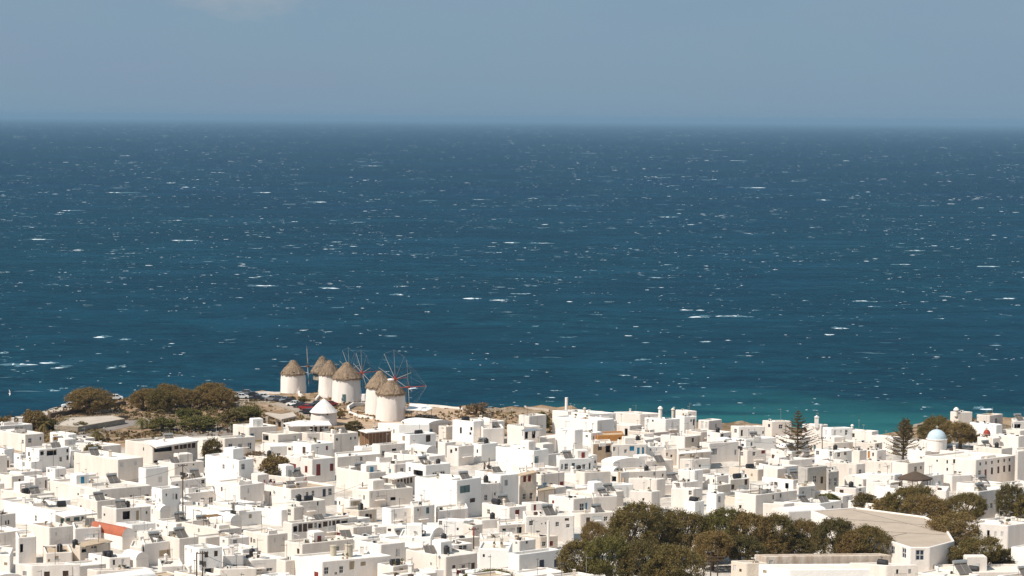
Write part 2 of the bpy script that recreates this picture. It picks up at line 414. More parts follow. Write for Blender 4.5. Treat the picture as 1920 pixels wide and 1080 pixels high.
# ------------------------------------------------------------------ the sea
def make_sea():
    ys = [430, 520, 600, 700, 850, 1000, 1300, 1700, 2200, 3000, 4200, 6000, 9000, 14000, 22000, 34000, 50000, 70000]
    v = []; f = []
    nx = 25
    for y in ys:
        w = 900 + y * 0.42
        for i in range(nx): v.append((-w + 2 * w * i / (nx - 1), y, 0.0))
    for j in range(len(ys) - 1):
        for i in range(nx - 1):
            a = j * nx + i
            f.append((a, a + 1, a + nx + 1, a + nx))
    me = bpy.data.meshes.new('sea'); me.from_pydata(v, [], f)
    m = bpy.data.materials.new('sea_water'); m.use_nodes = True
    nt = m.node_tree; n = nt.nodes; l = nt.links
    b = n['Principled BSDF']
    b.inputs['Roughness'].default_value = 0.45
    b.inputs['IOR'].default_value = 1.333
    b.inputs['Specular IOR Level'].default_value = 0.02
    geo = n.new('ShaderNodeNewGeometry')
    def mp(sx, sy):
        t = n.new('ShaderNodeMapping'); t.inputs['Scale'].default_value = (sx, sy, 1)
        l.new(geo.outputs['Position'], t.inputs['Vector']); return t.outputs['Vector']
    def nz(vec, s, d=4, r=0.55):
        t = n.new('ShaderNodeTexNoise'); t.inputs['Scale'].default_value = s; t.inputs['Detail'].default_value = d; t.inputs['Roughness'].default_value = r
        l.new(vec, t.inputs['Vector']); return t.outputs['Fac']
    def rg(o, a, c, lo=0.0, hi=1.0):
        t = n.new('ShaderNodeMapRange'); t.inputs['From Min'].default_value = a; t.inputs['From Max'].default_value = c
        t.inputs['To Min'].default_value = lo; t.inputs['To Max'].default_value = hi
        l.new(o, t.inputs['Value']); return t.outputs['Result']
    def mixc(fac, a, c):
        t = n.new('ShaderNodeMix'); t.data_type = 'RGBA'
        l.new(fac, t.inputs[0])
        for s_, q in ((6, a), (7, c)):
            if isinstance(q, tuple): t.inputs[s_].default_value = (*q, 1)
            else: l.new(q, t.inputs[s_])
        return t.outputs[2]
    def math_(op, a, c):
        t = n.new('ShaderNodeMath'); t.operation = op
        for i, q in enumerate((a, c)):
            if isinstance(q, (int, float)): t.inputs[i].default_value = q
            else: l.new(q, t.inputs[i])
        return t.outputs[0]
    deep = (0.0018, 0.0275, 0.069); deep2 = (0.0024, 0.035, 0.061)
    col = mixc(rg(nz(mp(1, 0.35), 0.006, 4), 0.35, 0.65), deep, deep2)
    sp = n.new('ShaderNodeSeparateXYZ'); l.new(geo.outputs['Position'], sp.inputs[0])
    near = math_('ADD', rg(sp.outputs['Y'], 650, 2600, 1.0, 0.0), math_('MULTIPLY', math_('SUBTRACT', nz(mp(1, 0.4), 0.004, 4), 0.5), 1.6))
    col = mixc(rg(near, 0.0, 1.0, 0, 0.85), col, (0.0030, 0.039, 0.055))
    # swell shading painted into the colour: darker faces, paler crests, several sizes
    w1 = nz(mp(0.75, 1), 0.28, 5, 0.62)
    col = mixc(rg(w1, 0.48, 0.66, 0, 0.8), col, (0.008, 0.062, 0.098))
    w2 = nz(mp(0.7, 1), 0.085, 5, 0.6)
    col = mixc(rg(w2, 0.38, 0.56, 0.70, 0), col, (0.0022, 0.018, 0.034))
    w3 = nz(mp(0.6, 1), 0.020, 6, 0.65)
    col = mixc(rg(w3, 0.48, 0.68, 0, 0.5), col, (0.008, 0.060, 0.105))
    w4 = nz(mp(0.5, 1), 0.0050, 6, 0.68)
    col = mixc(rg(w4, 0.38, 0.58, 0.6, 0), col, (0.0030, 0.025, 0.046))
    # pale sandy shallows under clear water off the town
    sep = n.new('ShaderNodeSeparateXYZ'); l.new(geo.outputs['Position'], sep.inputs[0])
    wob = nz(mp(1, 1), 0.02, 4)
    dx = math_('MULTIPLY', math_('SUBTRACT', sep.outputs['X'], 70), 1 / 90.0)
    dy = math_('MULTIPLY', math_('SUBTRACT', sep.outputs['Y'], 590), 1 / 95.0)
    rr = math_('SQRT', math_('ADD', math_('MULTIPLY', dx, dx), math_('MULTIPLY', dy, dy)), 0)
    rr = math_('ADD', rr, math_('MULTIPLY', math_('SUBTRACT', wob, 0.5), 1.0))
    sh = rg(rr, 0.45, 1.25, 1.0, 0.0)
    weed = rg(nz(mp(0.5, 1.6), 0.03, 4), 0.48, 0.60, 1.0, 0.35)
    col = mixc(math_('MULTIPLY', sh, weed), col, (0.016, 0.105, 0.108))
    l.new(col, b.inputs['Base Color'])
    bp = n.new('ShaderNodeBump'); bp.inputs['Strength'].default_value = 0.55; bp.inputs['Distance'].default_value = 1.0
    hh = math_('ADD', math_('MULTIPLY', nz(mp(0.45, 1), 0.35, 6, 0.65), 1.3), math_('MULTIPLY', nz(mp(0.4, 1), 0.05, 4), 4.0))
    l.new(hh, bp.inputs['Height']); l.new(bp.outputs['Normal'], b.inputs['Normal'])
    me.materials.append(m)
    tag(link('sea', me), kind='structure')
make_sea()

# breaking crests of foam scattered over the sea
def make_whitecaps():
    m = bpy.data.materials.new('foam'); m.use_nodes = True
    nt = m.node_tree; n = nt.nodes; l = nt.links
    b = n['Principled BSDF']; b.inputs['Base Color'].default_value = (0.60, 0.66, 0.69, 1); b.inputs['Roughness'].default_value = 0.9
    m2 = bpy.data.materials.new('thin_foam'); m2.use_nodes = True
    b2 = m2.node_tree.nodes['Principled BSDF']; b2.inputs['Base Color'].default_value = (0.085, 0.17, 0.20, 1); b2.inputs['Roughness'].default_value = 0.8
    m3 = bpy.data.materials.new('mid_foam'); m3.use_nodes = True
    b3 = m3.node_tree.nodes['Principled BSDF']; b3.inputs['Base Color'].default_value = (0.26, 0.37, 0.42, 1); b3.inputs['Roughness'].default_value = 0.8
    b2.inputs['Base Color'].default_value = (0.055, 0.13, 0.165, 1)
    rg = np.random.default_rng(11)
    V = []; F = []; MI = []
    def fleck(x, y, L, Wd, h, ang, mi):
        K = 9 if L > 6 else 6
        c, s = math.cos(ang), math.sin(ang)
        top = []; base = len(V)
        bend = rg.uniform(-0.25, 0.25) * L
        for i in range(K):
            t = i / (K - 1) * 2 - 1
            prof = (1 - t * t) ** 0.8 * rg.uniform(0.15, 1.3)
            wx = t * L / 2; mid = bend * (t * t - 0.5) + rg.uniform(-0.12, 0.12) * Wd
            for (q, hh) in ((-0.5, 0.0), (0.05, 1.0), (0.5, 0.0)):
                lx = wx; ly = mid + q * Wd * (prof + 0.08)
                V.append((x + lx * c - ly * s, y + lx * s + ly * c, 0.03 + h * hh * prof))
        for i in range(K - 1):
            for q in range(2):
                a = base + i * 3 + q
                F.append((a, a + 3, a + 4, a + 1)); MI.append(mi)
    # rows in equal steps of apparent depth, so that near and far water are both covered
    for k in range(60000):
        dep = math.exp(rg.uniform(math.log(9.0), math.log(560.0))) if k % 3 == 0 else rg.uniform(14, 560)
        y = FPX * 83.0 / dep
        if y < 645: continue
        x = rg.uniform(-1, 1) * (y * 0.33 + 60)
        if y < 30000:
            cl = noise.noise(Vector((x / (y * .05), math.log(y) * 9, 5)))
            if cl < rg.uniform(-0.45, 0.22): continue
        if rg.random() < 0.86 * min(1.0, max(0.0, (dep - 110) / 260)): continue
        s = FPX / y
        u = rg.random()
        wpx = (rg.gamma(1.3, 2.0) + 0.9) * (1.0 + (u > 0.97) * rg.uniform(0.6, 1.8))
        wpx *= 0.75 + 0.5 * min(1, dep / 300)
        L = wpx / s
        L = min(max(L, 0.8), 46.0)
        Wd = L * rg.uniform(0.5, 1.25) * (1 if y < 3000 else 1.3)
        thin = rg.random() < 0.74
        h = min(0.5, 0.03 + L * 0.03) * (0.25 if thin else 1.0)
        fleck(x, y, L * (1.7 if thin else 1), Wd, h, rg.normal(0, 0.16), (2 if rg.random() < 0.35 else 1) if thin else 0)
        if rg.random() < 0.25:
            fleck(x + rg.uniform(-1, 1) * L * 1.6, y + rg.uniform(-1, 1) * L * 0.5, L * rg.uniform(0.4, 1.2), Wd * 0.7, h, rg.normal(0, 0.2), 0)
    for k in range(950):                          # long faint foam streaks left by gusts
        dep = rg.uniform(25, 540); y = FPX * 83.0 / dep
        if y < 660: continue
        x = rg.uniform(-1, 1) * (y * 0.32 + 60)
        if noise.noise(Vector((x / (y * .09), math.log(y) * 6, 2))) < 0.02: continue
        s = FPX / y; L = rg.gamma(2.0, 9) / s + 4 / s
        fleck(x, y, min(L, 70), min(L, 70) * rg.uniform(.05, .16) * (1.5 if y > 2000 else 1), 0.03, rg.normal(0, .1), 1)
    # the larger breakers one can point to
    for (px, py, w, hgt) in [(40, 684, 62, 10), (88, 681, 30, 5), (108, 690, 26, 6), (102, 733, 18, 5), (5, 662, 12, 5), (187, 633, 26, 4), (232, 637, 18, 4), (210, 690, 22, 4),
                             (222, 361, 50, 4), (600, 379, 26, 4), (343, 451, 44, 4), (955, 455, 24, 4), (1015, 456, 34, 3), (885, 560, 36, 4), (935, 563, 26, 4), (496, 361, 24, 4),
                             (1370, 593, 60, 6), (1310, 595, 40, 5), (1577, 616, 30, 5), (1615, 565, 34, 4), (1695, 496, 26, 4), (806, 376, 20, 4), (620, 541, 34, 4), (500, 536, 44, 4),
                             (1850, 768, 26, 5), (1838, 765, 16, 4), (1530, 758, 12, 4), (1305, 760, 14, 4), (1200, 675, 20, 4), (1420, 352, 30, 4), (1250, 407, 30, 4), (1720, 470, 30, 4),
                             (75, 449, 34, 4), (130, 395, 30, 3), (700, 311, 26, 3), (1240, 333, 24, 3), (1545, 375, 28, 4), (1890, 560, 26, 4), (745, 553, 24, 4)]:
        p = at(px, py, 0); s = FPX / p.y
        fleck(p.x, p.y, w / s, hgt / s * p.y / 83 * 0.27, 0.3, 0.03, 0 if w > 22 else 2)
        for q in range(3):
            fleck(p.x + rg.uniform(-.7, .7) * w / s, p.y + rg.uniform(-3, 6), w / s * rg.uniform(0.3, 1.1), hgt / s * p.y / 83 * 0.35, 0.3, rg.normal(0, .12), 1)
    # surf line along the rocks
    for k in range(260):
        x = rg.uniform(-150, 150); y = coast_y(x) + rg.uniform(9, 16)
        fleck(x, y, rg.uniform(1, 5), rg.uniform(0.5, 1.6), 0.15, rg.normal(0, .3), int(rg.random() < 0.5))
    me = bpy.data.meshes.new('whitecaps'); me.from_pydata(V, [], F)
    me.materials.append(m); me.materials.append(m2); me.materials.append(m3)
    me.polygons.foreach_set('material_index', MI)
    tag(link('whitecaps', me), kind='stuff')
make_whitecaps()

def make_haze():
    mb = MB(); mb.box(-34000, 34000, -700, 72000, -6.0, 112.0)
    m = bpy.data.materials.new('haze'); m.use_nodes = True
    n = m.node_tree.nodes; n.clear()
    o = n.new('ShaderNodeOutputMaterial'); p = n.new('ShaderNodeVolumePrincipled')
    p.inputs['Color'].default_value = (0.31, 0.50, 0.68, 1)
    p.inputs['Density'].default_value = 5.4e-5
    m.node_tree.links.new(p.outputs[0], o.inputs['Volume'])
    h = mb.build('haze', m)
    tag(h, kind='stuff')
make_haze()

# ------------------------------------------------------------------ houses
# unit window / door meshes: 1 m wide, 1 m high, standing in the XZ plane, facing -Y
def unit_window():
    mb = MB()
    for x0, x1, z0, z1 in ((-.5, -.40, 0, 1), (.40, .5, 0, 1), (-.4, .4, 0, .08), (-.4, .4, .92, 1), (-.035, .035, .08, .92), (-.4, -.035, .47, .53), (.035, .4, .47, .53)):
        mb.box(x0, x1, -.04, .04, z0, z1)
    return mb.mesh('window', W['frame'])
def unit_pane():
    mb = MB(); mb.box(-.41, .41, .045, .06, .07, .93); return mb
WIN_ME = unit_window()
PANE_ME = unit_pane().mesh('pane', W['glass'])
PANES = {}
def pane_me(m):
    if m not in PANES: PANES[m] = unit_pane().mesh('pane', W[m])
    return PANES[m]
SHUT = {}
def shutter_me(m):
    if m not in SHUT:
        mb = MB()
        for sx in (-1, 1):
            a, b = (-.5, -.02) if sx < 0 else (.02, .5)
            mb.box(a, b, -.03, .03, 0, 1)
            for k in range(5): mb.box(a + .05, b - .05, -.055, -.03, .08 + k * .18, .18 + k * .18)
        SHUT[m] = mb.mesh('shutter', W[m])
    return SHUT[m]
DOORM = {}
def door_me(m):
    if m not in DOORM:
        mb = MB()
        mb.box(-.5, .5, -.03, .03, 0, 1); mb.box(-.38, .38, -.05, -.03, .06, .45); mb.box(-.38, .38, -.05, -.03, .52, .94)
        DOORM[m] = mb.mesh('door', W[m])
    return DOORM[m]
HANDLE_ME = None
def handle_me():
    global HANDLE_ME
    if HANDLE_ME is None:
        mb = MB(); mb.box(.36, .44, -.10, -.03, .46, .50); HANDLE_ME = mb.mesh('handle', W['metal'])
    return HANDLE_ME

CODE = {'B': ('d', 's_brown'), 'd': ('w', 'glass'), 'k': ('w', 'black'), 'b': ('s', 's_brown'), 'r': ('s', 's_red'), 't': ('s', 's_teal'), 'u': ('s', 's_blue'),
        'g': ('s', 's_grey'), 'n': ('w', 's_navy'), 'w': ('s', 's_white'), 'c': ('s', 's_tan'), 'o': ('s', 'orange'), 'e': ('s', 's_green'),
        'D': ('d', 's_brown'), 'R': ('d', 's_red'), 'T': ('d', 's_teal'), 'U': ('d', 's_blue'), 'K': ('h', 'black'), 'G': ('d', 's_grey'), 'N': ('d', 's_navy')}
CNAME = {'d': 'dark', 'k': 'black', 'b': 'brown', 'r': 'red', 't': 'teal', 'u': 'blue', 'g': 'grey', 'n': 'navy', 'w': 'pale', 'c': 'tan', 'o': 'orange', 'e': 'green',
         'D': 'brown', 'B': 'brown', 'R': 'red', 'T': 'teal', 'U': 'blue', 'K': 'black', 'G': 'grey', 'N': 'navy'}

def wall_face(mb, p, q, z0, z1, holes, depth=0.22, m=0):
    """vertical wall from p to q (outside on the right-hand side of p->q), holes = (u0,u1,z0,z1)"""
    p = Vector((p[0], p[1], 0)); q = Vector((q[0], q[1], 0))
    L = (q - p).length; u = (q - p) / L; nrm = Vector((u.y, -u.x, 0))
    us = sorted({0.0, L} | {h[0] for h in holes} | {h[1] for h in holes})
    zs = sorted({z0, z1} | {h[2] for h in holes} | {h[3] for h in holes})
    P = lambda a, z, d=0.0: tuple(p + u * a - nrm * d + Vector((0, 0, z)))
    for i in range(len(us) - 1):
        for j in range(len(zs) - 1):
            cu = (us[i] + us[i + 1]) / 2; cz = (zs[j] + zs[j + 1]) / 2
            if any(h[0] < cu < h[1] and h[2] < cz < h[3] for h in holes): continue
            mb.quad(P(us[i], zs[j]), P(us[i + 1], zs[j]), P(us[i + 1], zs[j + 1]), P(us[i], zs[j + 1]), m)
    for (a, b, c, d) in holes:
        mb.quad(P(a, c), P(a, d), P(a, d, depth), P(a, c, depth), m)
        mb.quad(P(b, c), P(b, c, depth), P(b, d, depth), P(b, d), m)
        mb.quad(P(a, c), P(a, c, depth), P(b, c, depth), P(b, c), m)
        mb.quad(P(a, d), P(b, d), P(b, d, depth), P(a, d, depth), m)

def inset(pts, w):
    """inner outline of a convex counter-clockwise polygon"""
    out = []; n = len(pts)
    for i in range(n):
        a = Vector(pts[i - 1]); b = Vector(pts[i]); c = Vector(pts[(i + 1) % n])
        d1 = (b - a).normalized(); d2 = (c - b).normalized()
        n1 = Vector((-d1.y, d1.x)); n2 = Vector((-d2.y, d2.x))
        k = 1 + n1.dot(n2)
        out.append(tuple(b + (n1 + n2) * (w / max(k, 0.3))))
    return out

HOUSES = []     # dicts kept for placing what stands on the roofs
def poly_house(pts, z0, z1, name='house', wallm='white', roofm='roof', windows=(), side=None, parapet=0.4, pw=0.3, label=None, ref=None, px=None, slope=0):
    """flat-roofed building on a convex counter-clockwise outline; windows = list of (edge, u, z, w, h, code)"""
    cx = sum(p[0] for p in pts) / len(pts); cy = sum(p[1] for p in pts) / len(pts)
    root = empty(name, (cx, cy, z0))
    L = [(p[0] - cx, p[1] - cy) for p in pts]
    H = z1 - z0
    mb = MB()
    n = len(L)
    side = side or {}
    holes = {i: [] for i in range(n)}
    for (e, u, z, w, h, c) in windows:
        ok = True
        el = (Vector(L[(e + 1) % n]) - Vector(L[e])).length
        u = min(max(u, w / 2 + 0.32), el - w / 2 - 0.32)
        if el < w + 0.7: continue
        z = max(z, 0.05); h = min(h, H - parapet * 0.7 - z)
        if h < 0.25: continue
        r = (u - w / 2, u + w / 2, z, z + h)
        for o in holes[e]:
            if r[0] < o[1] + .05 and r[1] > o[0] - .05 and r[2] < o[3] + .05 and r[3] > o[2] - .05: ok = False
        if ok: holes[e].append(r + (c,))
    cr = 0.2                                                  # lime-washed corners are rounded
    uu = [(Vector(L[(i + 1) % n]) - Vector(L[i])).normalized() for i in range(n)]
    RO = []
    for i in range(n):
        p = Vector(L[i]); a_ = p - uu[i - 1] * cr; c_ = p + uu[i] * cr
        RO.append((a_, a_ * .25 + p * .5 + c_ * .25, c_))
    for i in range(n):
        st = RO[i][2]; en = RO[(i + 1) % n][0]
        wall_face(mb, st, en, 0, H - .12, [(h[0] - cr, h[1] - cr, h[2], min(h[3], H - .14)) for h in holes[i]], m=1 if side.get(i) else 0)
        for q in range(2):
            p, r_ = RO[i][q], RO[i][q + 1]
            mb.quad((*p, 0), (*r_, 0), (*r_, H - .12), (*p, H - .12))
    out = [p for t in RO for p in t]; N3 = len(out)
    def ring(w):
        q = inset(L, w); res = []
        for i in range(n):
            p = Vector(q[i]); k_ = max(cr - w, 0.02); res += [p - uu[i - 1] * k_, p * .5 + (p - uu[i - 1] * k_) * .25 + (p + uu[i] * k_) * .25, p + uu[i] * k_]
        return res
    rings = [([*out], H - .12), (ring(.04), H - .03), (ring(.10), H), (ring(pw - .06), H), (ring(pw), H - .06), (ring(pw), H - parapet)]
    for (r0_, za), (r1_, zb) in zip(rings, rings[1:]):
        for i in range(N3):
            j = (i + 1) % N3
            mb.quad((*r0_[i], za), (*r0_[j], za), (*r1_[j], zb), (*r1_[i], zb))
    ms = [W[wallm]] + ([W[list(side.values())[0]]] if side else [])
    mb.build('wall', ms, root)
    rb = MB()
    rb.prism(inset(L, pw - 0.02), H - parapet - 0.2, H - parapet)
    rb.build('roof', W[roofm], root)
    for i in range(n):
        a = Vector(L[i]); b = Vector(L[(i + 1) % n]); u = (b - a).normalized(); nr = Vector((u.y, -u.x))
        ang = math.atan2(u.y, u.x)
        for (u0, u1, za, zb, c) in holes[i]:
            kind, mm = CODE[c]
            c0 = a + u * ((u0 + u1) / 2) - nr * 0.12
            w = u1 - u0; h = zb - za
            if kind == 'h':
                o = link('porch_dark_pane', pane_me(mm), root, (c0.x - nr.x * 0.8, c0.y - nr.y * 0.8, za), (0, 0, ang), (w * 1.3, 1, h * 1.1))  # black pane set back in the hole stands in for the shade inside
            elif kind == 'w':
                o = link('window', WIN_ME, root, (c0.x, c0.y, za), (0, 0, ang), (w, 1, h))
                if w * ppm(cy) > 5: link('pane', pane_me(mm), o)
                else: o.data = pane_me(mm)
            elif kind == 's':
                link('shuttered_window', shutter_me(mm), root, (c0.x, c0.y, za), (0, 0, ang), (w, 1, h))
            else:
                o = link('door', door_me(mm), root, (c0.x, c0.y, za), (0, 0, ang), (w, 1, h))
                link('handle', handle_me(), o)
    HOUSES.append(dict(L=L, root=root, pts=[tuple(p) for p in pts], z=z1 - parapet, ztop=z1, z0=z0, label=label, ref=ref, px=px or proj((cx, cy, z1)), wins=windows,
                       wallm=wallm, roofm=roofm, cy=cy, area=abs(sum(pts[i][0] * pts[(i + 1) % len(pts)][1] - pts[(i + 1) % len(pts)][0] * pts[i][1] for i in range(len(pts)))) / 2))
    return HOUSES[-1]

def H(x, y, wl, wr, hv, wins='', label=None, ref=None, al=40, be=43, wall='white', roof='roof', rwall=None, extra=11, name='house', cat='house', par=None, maxd=15):
    """x,y: photo pixel of the near top corner; wl/wr: width of the two visible faces in photo pixels;
    hv: visible height; al: heading of the right face (deg from +X), be: flattening of the left face"""
    g = ground_hit(x, y + hv + extra)
    s = ppm(g.y)
    d = ray(x, y)
    top = EYE + d * g.y
    zt = top.z; z0 = g.z - 0.6
    c = Vector((top.x, top.y))
    a = math.radians(al); b = math.radians(be)
    def edge(ang, w, sign):
        dirv = Vector((math.cos(ang) * sign, math.sin(ang)))
        # exact: find t so that the end projects w pixels away
        ex = x + sign * w
        k = ray(ex, y).x
        t = (k * c.y - c.x) / (dirv.x - k * dirv.y)
        return dirv, max(0.5, t)
    dr, tr = edge(a, wr, 1)
    dl, tl = edge(b, wl, -1)
    A = min(max(tl, 2.5), 24 if wl > 60 else maxd); B = min(max(tr, 2.5), 24 if wr > 60 else maxd)
    if wl <= 5: A = 5.0 + (x * 7 % 3)
    if wr <= 5: B = 5.0 + (x * 5 % 3)
    # faces listed as almost hidden still need depth behind them: point them away from the eye
    if wl <= 5:
        eye = Vector((c.x, c.y)).normalized()
        dl = (eye + Vector((-0.02 * max(wl, 1), 0))).normalized()
    if wr <= 5:
        eye = Vector((c.x, c.y)).normalized()
        dr = (eye + Vector((0.02 * max(wr, 1), 0))).normalized()
    p0 = c; p1 = c + dr * B; p3 = c + dl * A; p2 = c + dr * B + dl * A
    pts = [tuple(p0), tuple(p1), tuple(p2), tuple(p3)]
    ws = []
    for it in wins.split():
        f = it.split(',')
        wx, wy, ww, wh = map(float, f[:4]); cd = f[4]
        e = 0 if (wx >= x and wr > 5) or wl <= 5 else 3
        org, dv, ln = (p0, dr, B) if e == 0 else (p0, dl, A)
        k = ray(wx, wy)
        t = (k.x * org.y - org.x) / (dv.x - k.x * dv.y)
        t = min(max(t, 0), ln)
        pt = org + dv * t
        zc = EYE.z + k.z * pt.y
        sc_ = ppm(pt.y)
        fore = max(0.35, abs(dv.x - k.x * dv.y))
        w = ww / sc_ / fore; h = wh / sc_
        u = t if e == 0 else ln - t
        ws.append((e, u, zc - h / 2 - z0, w, h, cd))
    rw = random.Random(int(x * 17 + y * 31))
    if label is None or 'blank' not in (label + (ref or '')):
        for e, ln, vis_w in ((0, B, wr), (3, A, wl)):
            have = sum(1 for w_ in ws if w_[0] == e)
            if vis_w > 14 and ln > 3 and have < 2 and zt - g.z > 2.2:
                for _ in range(rw.choice([0, 1, 1, 2] if have == 0 else [0, 0, 1])):
                    vb = max(0.4, (zt - z0) - hv / ppm(g.y))
                    ws.append((e, rw.uniform(.6, ln - .6), min(max(vb + .3, (zt - z0) - rw.uniform(1.7, 2.3)), zt - z0 - 1.3), rw.choice([.4, .5, .65, .8]), rw.choice([.5, .75, .95]), rw.choice('dddgkbwcn')))
    if par is None: par = 0.3 + 0.2 * ((x * 13 + y * 7) % 10) / 10
    side = {0: rwall} if rwall else None
    if wall == 'white': wall = ('white', 'white2', 'white', 'white3', 'bright')[int(x * 3 + y * 5) % 5]
    if roof == 'roof': roof = ('roof', 'roof2', 'roof', 'roof3')[int(x * 5 + y * 3) % 4]
    hd = poly_house(pts, z0, zt, name, wall, roof, ws, side, par, 0.28, label, ref, (x + (wr - wl) / 2.0, y))
    hd['cat'] = cat; hd['auto'] = label is None
    hd['codes'] = [w[5] for w in ws]; hd['wl'] = wl; hd['wr'] = wr; hd['hv'] = hv
    return hd

def poly_px(pxs, hv_ground, **kw):
    """outline given by photo pixels of its roof corners, nearest first, counter-clockwise seen from above; hv_ground = ground pixel y under the first"""
    g = ground_hit(pxs[0][0], hv_ground)
    top = EYE + ray(*pxs[0]) * g.y
    pts = [tuple(at(px, py, top.z).xy) for px, py in pxs]
    return pts, g.z - 0.6, top.z

